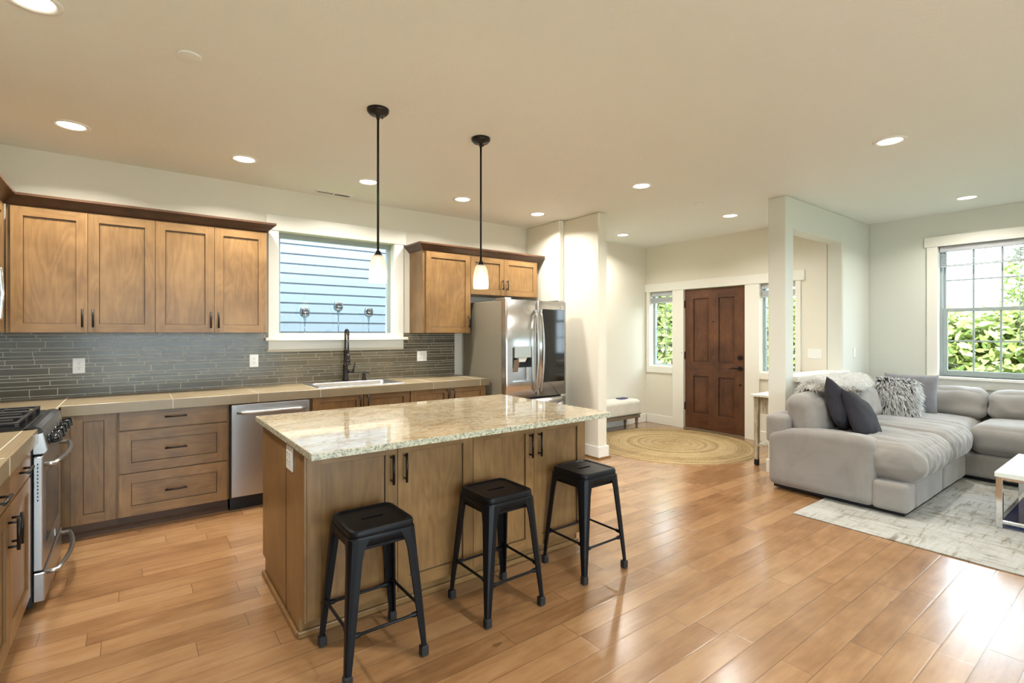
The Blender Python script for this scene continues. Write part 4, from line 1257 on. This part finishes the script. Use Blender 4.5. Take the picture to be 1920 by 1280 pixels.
# pendants
def pendant(x, y, zb, label):
    r = thing('pendant_lamp', label, 'pendant light', (x, y, CZ), 'pendant lamps over the island')
    mb = MB(); mb.lathe((x, y, CZ), [(.066, -.0005), (.064, -.016), (.052, -.030), (.012, -.034), (.010, -.06), (.007, -.062)], 28); cp = mb.build('canopy', 'bronze', r)
    for a in (35, 215): 
        mb = MB(); q = (x + .045 * math.cos(R(a)), y + .045 * math.sin(R(a)))
        mb.cyl((q[0], q[1], CZ - .028), (q[0], q[1], CZ - .038), .006, None, 10); mb.build('screw', 'bronze', cp)
    mb = MB(); mb.cyl((x, y, CZ - .05), (x, y, zb + .188), .0068, None, 12); mb.build('rod', 'bronze', r)
    mb = MB(); mb.lathe((x, y, zb), [(.010, .192), (.016, .185), (.026, .165), (.027, .160)], 20); mb.build('socket_cap', 'bronze', r)
    prof = [(.027, .164), (.036, .155), (.046, .125), (.052, .085), (.0545, .045), (.0545, .02), (.052, 0)]
    mb = MB(); mb.lathe((x, y, zb), prof + [(rr - .003, z) for rr, z in prof[::-1]], 28, 0, False); mb.build('shade', 'shade', r)
    mb = MB(); mb.lathe((x, y, zb), [(.004, .008), (.025, .012), (.034, .035), (.034, .065), (.024, .085), (.012, .115), (.012, .15)], 20); mb.build('bulb', 'bulb', r)
    l = bpy.data.lights.new('pendant_bulb', 'POINT'); l.energy = PENDANT_WATTS; l.color = (1.0, .88, .70); l.shadow_soft_size = .03
    lo = bpy.data.objects.new('pendant_bulb', l); COL.objects.link(lo); lo.parent = r; lo.location = (0, 0, zb - .06 - CZ)
pendant(1.174, 2.90, 1.697, 'nearer pendant lamp with frosted glass shade, hanging before the sink window')
pendant(1.918, 2.904, 1.700, 'farther pendant lamp with frosted glass shade, hanging before the fridge cabinets')

# ------------------------------------------------------------------ bar stools
def make_stool(label, loc):
    r = thing('bar_stool', label, 'stool', loc, 'black metal bar stools along the island')
    cx, cy = loc[0], loc[1]
    H, hs_, hf = .592, .142, .180
    def rr(half, z, rad, n=5): 
        return [Vector((cx + p.x, cy + p.y, z)) for p in ring(-half, half, -half, half, 0, rad, n)]
    mb = MB()
    slot = [Vector((cx + .042 * (1 if s else -1) + .010 * math.cos(a), cy + .010 * math.sin(a), 0)) for s, a in
            [(1, R(-90 + 30 * k)) for k in range(7)] + [(0, R(90 + 30 * k)) for k in range(7)]]
    vr = mb.loft([rr(hs_ - .004, H - .038, .036), rr(hs_, H - .034, .040), rr(hs_, H - .010, .040), rr(hs_ - .004, H - .002, .038), rr(hs_ - .012, H, .034), rr(hs_ - .020, H - .002, .030), rr(hs_ - .024, H - .007, .028)], 0, False, True, True)
    # flat top with a slot hole: bridge seat loop and slot loop
    inner = vr[-1]
    sv = [mb.bm.verts.new((p.x, p.y, H - .007)) for p in slot]
    sv2 = [mb.bm.verts.new((p.x, p.y, H - .022)) for p in slot]
    e1 = [mb.bm.edges.get((inner[i], inner[(i + 1) % len(inner)])) for i in range(len(inner))]
    e2 = [mb.bm.edges.new((sv[i], sv[(i + 1) % len(sv)])) for i in range(len(sv))]
    for f in bmesh.ops.bridge_loops(mb.bm, edges=e1 + e2)['faces']: f.smooth = False
    for i in range(len(sv)):
        j = (i + 1) % len(sv); mb.bm.faces.new((sv[i], sv[j], sv2[j], sv2[i]))
    mb.build('seat', 'stool', r)
    mb = MB(); mb.loft([rr(hs_ + .001, H - .030, .04), rr(hs_ + .003, H - .036, .042), rr(hs_ + .005, H - .066, .042), rr(hs_ - .001, H - .066, .038), rr(hs_ - .004, H - .036, .036)], 0, False, True, True); mb.build('skirt', 'stool', r)
    for sx in (-1, 1):
        for sy in (-1, 1):
            mb = MB(); rings = []
            for (t, arm) in ((0, .080), (.08, .060), (.16, .052), (.55, .040), (.80, .031), (.93, .026), (1, .024)):
                z = H - .036 - (H - .036 - .018) * t
                half = hs_ + .004 + (hf - hs_ - .004) * t
                th = .010; rc = max(.010, .034 * (1 - t))
                X, Y = half, half
                pts2 = [(X - arm, Y), (X - rc, Y), (X - rc * .3, Y - rc * .3), (X, Y - rc), (X, Y - arm), (X - th, Y - arm), (X - th, Y - rc - .002), (X - th - rc * .3, Y - th - rc * .3), (X - rc - .002, Y - th), (X - arm, Y - th)]
                rings.append([Vector((cx + sx * px_, cy + sy * py_, z)) for px_, py_ in pts2])
            mb.loft(rings, 0, True, True, False); lg = mb.build('leg', 'stool', r, .003)
            mb = MB(); f = hf - .014
            mb.obox((cx + sx * f, cy + sy * f, 0), (1, 0, 0), (0, 1, 0), (0, 0, 1), -.017, .017, -.017, .017, .0005, .045); mb.build('rubber_foot', 'rubber', lg, .004)
    zc = .185; t = (H - .036 - zc) / (H - .054); half = hs_ + .004 + (hf - hs_ - .004) * t - .012
    for (a, b, zz) in (((-1, -1), (1, -1), 0), ((1, -1), (1, 1), .022), ((1, 1), (-1, 1), 0), ((-1, 1), (-1, -1), .022)):
        mb = MB(); p0 = Vector((cx + a[0] * half, cy + a[1] * half, zc + zz)); p1 = Vector((cx + b[0] * half, cy + b[1] * half, zc + zz))
        mb.tube([p0, p0.lerp(p1, .12), p0.lerp(p1, .16), p0.lerp(p1, .84), p0.lerp(p1, .88), p1], [.011, .011, .0065, .0065, .011, .011], 8); mb.build('stretcher', 'stool', r)
    mb = MB(); q = hs_ - .02
    for s in (-1, 1):
        mb.box(cx - q, cx + q, cy + s * q - .005, cy + s * q + .005, H - .088, H - .076)
        mb.box(cx + s * q - .005, cx + s * q + .005, cy - q, cy + q, H - .088, H - .076)
    mb.build('under_brace', 'stool', r)
    return r
s0 = make_stool('black metal stool nearest the viewer, at the left end of the island', (.835, 2.128, 0))
dup(s0, (1.500, 2.128, 0), 'black metal stool in the middle of the three at the island')
dup(s0, (2.160, 2.145, 0), 'black metal stool farthest from the viewer, at the right end of the island')

# ------------------------------------------------------------------ soft furniture helpers
def softbox(x0, x1, y0, y1, z0, z1, r=.06, puff=(0, 0, 0), n=22, amp=.0, fsc=5.0, seed=0, streak=None):
    bm = bmesh.new()
    bmesh.ops.create_cube(bm, size=2.0)
    bmesh.ops.subdivide_edges(bm, edges=bm.edges[:], cuts=n, use_grid_fill=True)
    c = Vector(((x0 + x1) / 2, (y0 + y1) / 2, (z0 + z1) / 2)); h = Vector(((x1 - x0) / 2, (y1 - y0) / 2, (z1 - z0) / 2))
    rr = min(r, h.x * .98, h.y * .98, h.z * .98)
    for v in bm.verts:
        u = v.co.copy()
        u = Vector([math.sin(t * PI / 2) * .35 + t * .65 for t in u])
        q = Vector((u.x * h.x, u.y * h.y, u.z * h.z))
        cl = Vector([max(-(h[i] - rr), min(h[i] - rr, q[i])) for i in range(3)])
        d = q - cl
        nrm = d.normalized() if d.length > 1e-9 else Vector((0, 0, 1))
        p = cl + nrm * rr
        w = lambda a, b: (1 - a * a) * (1 - b * b)
        p.x += puff[0] * u.x * w(u.y, u.z) if abs(u.x) > .6 else 0
        p.y += puff[1] * u.y * w(u.x, u.z) if abs(u.y) > .6 else 0
        p.z += puff[2] * u.z * w(u.x, u.y) if abs(u.z) > .6 else 0
        if amp:
            s = Vector((p.x + c.x + seed * 3.1, p.y + c.y, p.z + c.z)) * fsc
            if streak: s = Vector((s.x * streak[0], s.y * streak[1], s.z * streak[2]))
            a = mnoise.noise(s) + .5 * mnoise.noise(s * 2.1)
            ridge = (1 - abs(mnoise.noise(s * 1.3 + Vector((7, 3, 1)))) * 2.2)
            p += nrm * amp * (a * .8 + max(0, ridge) * .5)
        v.co = p + c
    for f in bm.faces: f.smooth = True
    m = MB(); m.bm.free(); m.bm = bm
    return m
def pillow_bm(w, h, t, mat4, n=18, amp=.004, seed=0, edge=.05):
    bm = bmesh.new()
    vt = {}
    for side in (1, -1):
        for i in range(n + 1):
            for j in range(n + 1):
                a, b = i / n * 2 - 1, j / n * 2 - 1
                border = i in (0, n) or j in (0, n)
                if border and side == -1: vt[(side, i, j)] = vt[(1, i, j)]; continue
                f = max(0.0, (1 - a ** 4) * (1 - b ** 4)) ** .55 * (1 - .18 * (a * a + b * b) / 2)
                x = a * w / 2 * (1 - edge * (1 - b * b)); y = b * h / 2 * (1 - edge * (1 - a * a))
                z = side * t / 2 * f
                if not border: z += amp * mnoise.noise(Vector((a * 3 + seed, b * 3, side * 2))) * 2
                vt[(side, i, j)] = bm.verts.new(mat4 @ Vector((x, y, z)))
    for side in (1, -1):
        for i in range(n):
            for j in range(n):
                q = [vt[(side, i, j)], vt[(side, i + 1, j)], vt[(side, i + 1, j + 1)], vt[(side, i, j + 1)]]
                if side == -1: q = q[::-1]
                f = bm.faces.new(q); f.smooth = True
    m = MB(); m.bm.free(); m.bm = bm
    return m
def frame(loc, xdir, ydir):
    X = Vector(xdir).normalized(); Y = Vector(ydir); Y = (Y - X * Y.dot(X)).normalized(); Z = X.cross(Y)
    return Matrix(((X.x, Y.x, Z.x, loc[0]), (X.y, Y.y, Z.y, loc[1]), (X.z, Y.z, Z.z, loc[2]), (0, 0, 0, 1)))

def fur(src_faces, count, length, width, mat_fn, seed, droop=.5, lay=(0, 0, 0), jitter=.5):
    """strands on a list of (verts, normal) faces; returns a builder with a 'tip' attribute"""
    rnd = random.Random(seed)
    mb = MB(); tl = mb.bm.verts.layers.float.new('tip')
    areas = []
    for f in src_faces: areas.append(f.calc_area())
    picks = rnd.choices(range(len(src_faces)), weights=areas, k=count)
    lay = Vector(lay)
    for k in picks:
        f = src_faces[k]; vs = [v.co for v in f.verts]
        a, b = rnd.random(), rnd.random()
        p = vs[0].lerp(vs[1], a).lerp(vs[3].lerp(vs[2], a), b) if len(vs) == 4 else vs[0].copy()
        nrm = f.normal.copy()
        d = (nrm + lay + Vector((rnd.gauss(0, jitter), rnd.gauss(0, jitter), rnd.gauss(0, jitter)))).normalized()
        if d.dot(nrm) < .1: d = (d + nrm * (.15 - d.dot(nrm) + .1)).normalized()
        L = length * rnd.uniform(.6, 1.25)
        s = d.cross(Vector((rnd.gauss(0, 1), rnd.gauss(0, 1), rnd.gauss(0, 1)))).normalized() * width * rnd.uniform(.7, 1.3)
        pts = []
        for t in (0, .4, .75, 1.0):
            pts.append(p + d * L * t + Vector((0, 0, -droop * L * t * t)))
        prev = None
        sh = rnd.uniform(-.12, .12)
        mi = mat_fn(p, rnd)
        for t, q in zip((0, .4, .75, 1.0), pts):
            wv = (1 - .15 * t) if t < .9 else .12
            va = mb.bm.verts.new(q - s * wv * .5); vb = mb.bm.verts.new(q + s * wv * .5)
            for v in (va, vb): v[tl] = max(0, min(1, t + sh))
            if prev:
                fc = mb.bm.faces.new((prev[0], prev[1], vb, va)); fc.material_index = mi
            prev = (va, vb)
    return mb

# ------------------------------------------------------------------ sectional sofa
r = thing('sectional_sofa', 'large grey sectional sofa filling the living room corner', 'sofa', (5.9, 1.6, 0))
mb = MB()
for (x0, x1, y0, y1) in ((4.63, 6.26, 1.235, 2.20), (6.34, 7.2, -.95, 2.20)): mb.box(x0, x1, y0, y1, .012, .06)
mb.build('plinth', 'black', r)
def sp_(name, *a, **k):
    mat = k.pop('mat', 'sofa'); m = softbox(*a, **k); return m.build(name, mat, r, None, fix=False)
sp_('base', 4.76, 5.50, 1.20, 2.21, .045, .262, r=.03, n=14, amp=.003, fsc=6)
sp_('base', 5.50, 6.275, 1.20, 2.21, .045, .262, r=.03, n=14, amp=.003, fsc=6, seed=2)
sp_('base', 6.285, 7.22, .30, 2.21, .045, .262, r=.03, n=14, amp=.003, fsc=6, seed=3)
sp_('base', 6.285, 7.22, -.95, .295, .045, .262, r=.03, n=14, amp=.003, fsc=6, seed=3)
# front of the chaise runs past the arm
sp_('base', 4.565, 4.765, 1.20, 1.43, .045, .262, r=.03, n=10, amp=.002, fsc=6)
# arm with a rounded top sloping down to the back
m = softbox(4.555, 4.765, 1.415, 2.225, .045, .575, r=.055, n=22, amp=.004, fsc=4)
for v in m.bm.verts:
    if v.co.z > .3:
        t = max(0, (v.co.y - 1.85) / .40); v.co.z -= .085 * t * t * min(1, (v.co.z - .3) / .2)
        u = max(0, (1.56 - v.co.y) / .15); v.co.z -= .022 * u * u * min(1, (v.co.z - .3) / .2)
m.build('arm', 'sofa', r, None, fix=False)
sp_('back_frame', 4.575, 7.24, 2.06, 2.262, .40, .665, r=.05, n=16, amp=.003, fsc=5)
sp_('back_frame', 7.045, 7.25, -.95, 2.10, .25, .665, r=.05, n=16, amp=.003, fsc=5)
# seat cushions
sp_('seat_cushion', 4.585, 5.53, 1.135, 2.06, .262, .535, r=.12, puff=(.0, .02, .022), n=56, amp=.016, fsc=4.4, seed=4, streak=(2.6, .55, 1.2))
sp_('seat_cushion', 5.52, 6.27, 1.15, 2.06, .262, .535, r=.10, puff=(.0, .02, .03), n=44, amp=.013, fsc=4.2, seed=6, streak=(2.6, .5, 1.2))
sp_('seat_cushion', 6.27, 7.05, 1.20, 2.06, .262, .525, r=.09, puff=(0, 0, .03), n=24, amp=.007, fsc=4, seed=8)
sp_('seat_cushion', 6.262, 7.05, .30, 1.195, .262, .535, r=.10, puff=(.02, 0, .03), n=24, amp=.006, fsc=4, seed=9)
sp_('seat_cushion', 6.262, 7.05, -.92, .295, .262, .535, r=.10, puff=(.02, 0, .03), n=24, amp=.006, fsc=4, seed=10)
# back cushions, tilted
def backcush(x0, x1, y0, y1, z0, z1, tilt_axis, amt, seed, **k):
    m = softbox(x0, x1, y0, y1, z0, z1, r=.085, n=26, amp=k.get('amp', .010), fsc=4.5, seed=seed, puff=k.get('puff', (0, .04, .015)))
    for v in m.bm.verts:
        t = (v.co.z - z0)
        if tilt_axis == 'y': v.co.y += amt * t
        else: v.co.x += amt * t
    return m.build('back_cushion', 'sofa', r, None, fix=False)
backcush(4.65, 5.36, 1.84, 2.07, .50, .835, 'y', .22, 11)
backcush(5.37, 6.28, 1.84, 2.07, .52, .86, 'y', .22, 12)
backcush(6.83, 7.06, 1.17, 1.93, .52, .81, 'x', .25, 13, puff=(.04, 0, .015), amp=.020)
backcush(6.83, 7.06, .36, 1.16, .52, .81, 'x', .25, 14, puff=(.04, 0, .015), amp=.018)
backcush(6.83, 7.06, -.5, .35, .52, .81, 'x', .25, 15, puff=(.04, 0, .015), amp=.018)

# loose pillows
def pillow(name, label, mat, w, h, t, M4, seed, group='loose sofa pillows'):
    o = pillow_bm(w, h, t, M4, seed=seed).build(name, mat, None, None, origin=tuple(M4.translation), fix=False)
    return tag(o, label, 'pillow', group)
pillow('throw_pillow', 'dark navy pillow behind another navy one near the sofa arm', 'navy', .44, .44, .15, frame((4.99, 1.80, .735), (.92, .10, -.42), (.30, .35, .88)), 1)
pillow('throw_pillow', 'dark navy pillow in front, its corner lying over the sofa arm', 'navy', .46, .42, .15, frame((5.00, 1.63, .665), (.93, -.10, -.36), (.22, .42, .85)), 2)
pillow('throw_pillow', 'slate grey square pillow in the sofa corner behind the shaggy pillow', 'grey_cloth', .47, .44, .13, frame((6.70, 1.74, .735), (.10, -1, 0), (.22, .02, 1)), 3)
# shaggy pillow
M4 = frame((6.40, 1.775, .71), (.55, -.82, -.10), (.20, .14, 1))
r2 = thing('shag_pillow', 'shaggy grey and white fur pillow in the sofa corner', 'pillow', tuple(M4.translation), 'loose sofa pillows')
m = pillow_bm(.35, .40, .14, M4, seed=5)
m.bm.normal_update()
faces = list(m.bm.faces)
fb = fur(faces, 5200, .075, .0085, lambda p, q: 0, 12, droop=.55, lay=(0, 0, -.35), jitter=.35)
m.build('cover', 'fur_shag', r2, None, fix=False)
fb.build('fur_pile', 'fur_shag', r2, None, fix=False)['kind'] = 'stuff'
# sheepskin throw draped over the back cushions
r3 = thing('sheepskin_throw', 'white furry throw with brown tips draped over the sofa back', 'throw blanket', (5.5, 2.0, .9), None)
bm = bmesh.new(); nx, ny = 40, 20; vt = {}
prof = [(2.22, .72), (2.20, .80), (2.14, .885), (2.06, .905), (1.98, .895), (1.90, .855), (1.855, .79), (1.83, .72), (1.81, .65)]
def pint(t):
    q = t * (len(prof) - 1); k = min(int(q), len(prof) - 2); f = q - k
    return (prof[k][0] * (1 - f) + prof[k + 1][0] * f, prof[k][1] * (1 - f) + prof[k + 1][1] * f)
for i in range(nx + 1):
    u = i / nx
    x0 = 4.79 + (6.34 - 4.79) * u
    reach = .46 + .36 * math.sin(PI * min(1, u * 1.15)) ** .8 + .05 * math.sin(u * 9)
    for j in range(ny + 1):
        y, z = pint(j / ny * min(1, reach))
        x = x0 + (1 - u) ** 2 * max(0, y - 1.90) * 1.1
        vt[i, j] = bm.verts.new((x + .03 * math.sin(j * .5), y, z + .028 + .035 * math.sin(PI * u) - .05 * max(0, .12 - u) / .12 - .10 * max(0, u - .88) / .12 + .012 * mnoise.noise(Vector((x * 4, y * 6, 0)))))
for i in range(nx):
    for j in range(ny):
        f = bm.faces.new((vt[i, j], vt[i, j + 1], vt[i + 1, j + 1], vt[i + 1, j])); f.smooth = True
bm.normal_update()
if sum(f.normal.z for f in bm.faces) < 0:
    bmesh.ops.reverse_faces(bm, faces=bm.faces[:]); bm.normal_update()
faces = list(bm.faces)
def which(p, rnd):
    # brown-tipped fringe along the front edge of its left half
    u = (p.x - 4.79) / 1.55
    return 1 if (u < .55 and p.y < 1.97 and p.z < .925 - .12 * u and rnd.random() < .75) else 0
fb = fur(faces, 7800, .060, .007, which, 21, droop=.45, lay=(-.12, -.25, -.15), jitter=.42)
m = MB(); m.bm.free(); m.bm = bm
m.build('hide', 'fur_white', r3, None, fix=False)
fb.build('fur_pile', ['fur_white', 'fur_tipped'], r3, None, fix=False)['kind'] = 'stuff'

# ------------------------------------------------------------------ rugs
mb = MB(); mb.box(4.06, 6.75, -1.6, 1.785, .0005, .010)
tag(mb.build('area_rug', 'rug', None, .003, 1, origin=(5.4, 0, 0)), 'distressed grey and ivory area rug under the sofa', 'rug')
JX, JY, JR = 5.40, 3.83, .985
bm = bmesh.new(); rings_n, segn = 24 * 6, 140; prev = None
for i in range(rings_n + 1):
    rad = JR * i / rings_n
    z = .006 + .011 * abs(math.sin(PI * 24 * i / rings_n)) ** .7
    if i == rings_n: z = .001
    row = [bm.verts.new((JX + (rad + .002) * math.cos(2 * PI * k / segn) * (1 + .004 * math.sin(k * .4)), JY + (rad + .002) * math.sin(2 * PI * k / segn) * (1 + .006 * math.sin(k * .3 + 1)), z + (.0012 * math.sin(k * 5.0 + i) if i < rings_n else 0))) for k in range(segn)]
    if prev:
        for k in range(segn):
            f = bm.faces.new((prev[k], row[k], row[(k + 1) % segn], prev[(k + 1) % segn])); f.smooth = True
    prev = row
m = MB(); m.bm.free(); m.bm = bm
tag(m.build('jute_rug', 'jute', None, None, origin=(JX, JY, 0), fix=True), 'round braided jute rug in front of the front door', 'rug')

# ------------------------------------------------------------------ coffee table
r = thing('coffee_table', 'white-topped coffee table with chrome legs at the right edge', 'table', (5.3, .35, .01))
cx0, cx1, cy0, cy1 = 4.895, 5.79, -.15, .785
mb = MB(); mb.box(cx0, cx1, cy0, cy1, .372, .407); mb.build('tabletop', 'table_white', r, .003)
for (x, y) in ((cx0 + .024, cy1 - .024), (cx1 - .024, cy1 - .024), (cx0 + .024, cy0 + .024), (cx1 - .024, cy0 + .024)):
    mb = MB(); mb.box(x - .018, x + .018, y - .018, y + .018, .0105, .372); mb.build('leg', 'chrome', r, .002)
mb = MB()
for q in ((cx0 + .03, cx1 - .03, cy1 - .037, cy1 - .011), (cx0 + .03, cx1 - .03, cy0 + .011, cy0 + .037), (cx0 + .011, cx0 + .037, cy0 + .03, cy1 - .03), (cx1 - .037, cx1 - .011, cy0 + .03, cy1 - .03)):
    mb.box(*q, .045, .068)
    mb.box(*q, .352, .372)
mb.build('rail', 'chrome', r, .002)
mb = MB(); mb.box(cx0 + .037, cx1 - .037, cy0 + .037, cy1 - .037, .056, .066); mb.build('shelf', 'blue_glass', r)

# ------------------------------------------------------------------ entry bench and console
BR = (5.89, 4.735)
r = thing('entry_bench', 'cream upholstered bench with nailhead trim in the entry', 'bench', (5.2, 4.88, 0))
bx0, bx1, by0, by1 = 4.62, 5.93, 4.715, 5.02
m = softbox(bx0, bx1, by0, by1, .205, .43, r=.05, puff=(0, .0, .018), n=20, amp=.002, fsc=5); m.build('cushion', 'cream', r, None, fix=False)
mb = MB(); mb.box(bx0 + .015, bx1 - .015, by0 + .012, by1 - .012, .165, .208); mb.build('frame', 'bench_wood', r, .004)
for (x, y) in ((bx0 + .06, by0 + .045), (bx1 - .06, by0 + .045), (bx0 + .06, by1 - .045), (bx1 - .06, by1 - .045)):
    mb = MB(); mb.lathe((x, y, 0), [(.014, .001), (.017, .02), (.014, .045), (.020, .06), (.026, .085), (.017, .105), (.024, .12), (.024, .166)], 16); mb.build('leg', 'bench_wood', r)
nl = []
n = 46
for k in range(n):
    nl.append((bx0 + .02 + (bx1 - bx0 - .04) * k / (n - 1), by0 - .001, (0, -1, 0)))
for k in range(10):
    nl.append((bx1 + .001, by0 + .03 + (by1 - by0 - .06) * k / 9, (1, 0, 0)))
for (x, y, nn) in nl:
    mb = MB(); N = Vector(nn); c = Vector((x, y, .222))
    mb.cyl(c - N * .004, c + N * .004, .0075, .004, 8); mb.build('nailhead', 'bronze', r)
mb = MB(); mb.box(5.56, 5.735, 4.80, 4.89, .4475, .459)
tag(mb.build('folded_case', 'blue_case', None, .004, 2, origin=(5.65, 4.845, .4475)), 'flat dark blue case lying on the entry bench', 'case')

r = thing('console_table', 'weathered wood console table mostly hidden behind the pillar', 'table', (5.8, 2.6, 0))
kx0, kx1, ky0, ky1 = 5.20, 6.30, 2.485, 2.715
mb = MB(); mb.box(kx0, kx1, ky0, ky1, .728, .752); mb.build('tabletop', 'table_white', r, .003)
mb = MB(); mb.box(kx0 + .07, kx1 - .07, ky0 + .03, ky1 - .03, .55, .728); mb.build('apron', 'weathered', r, .003)
for (x, y) in ((kx0 + .065, ky1 - .035), (kx1 - .065, ky1 - .035), (kx0 + .065, ky0 + .03), (kx1 - .065, ky0 + .03)):
    mb = MB(); mb.loft([[Vector((x + a * h, y + b * h, z)) for a, b in ((-1, -1), (1, -1), (1, 1), (-1, 1))] for h, z in ((.018, .06), (.024, .728))]); lg = mb.build('leg', 'weathered', r, .002)
    mb = MB(); mb.box(x - .0185, x + .0185, y - .0185, y + .0185, .001, .062); mb.build('foot', 'black', lg)
mb = MB(); mb.box(kx0 + .05, kx1 - .05, ky0 + .02, ky1 - .02, .20, .225); mb.build('shelf', 'weathered', r, .002)
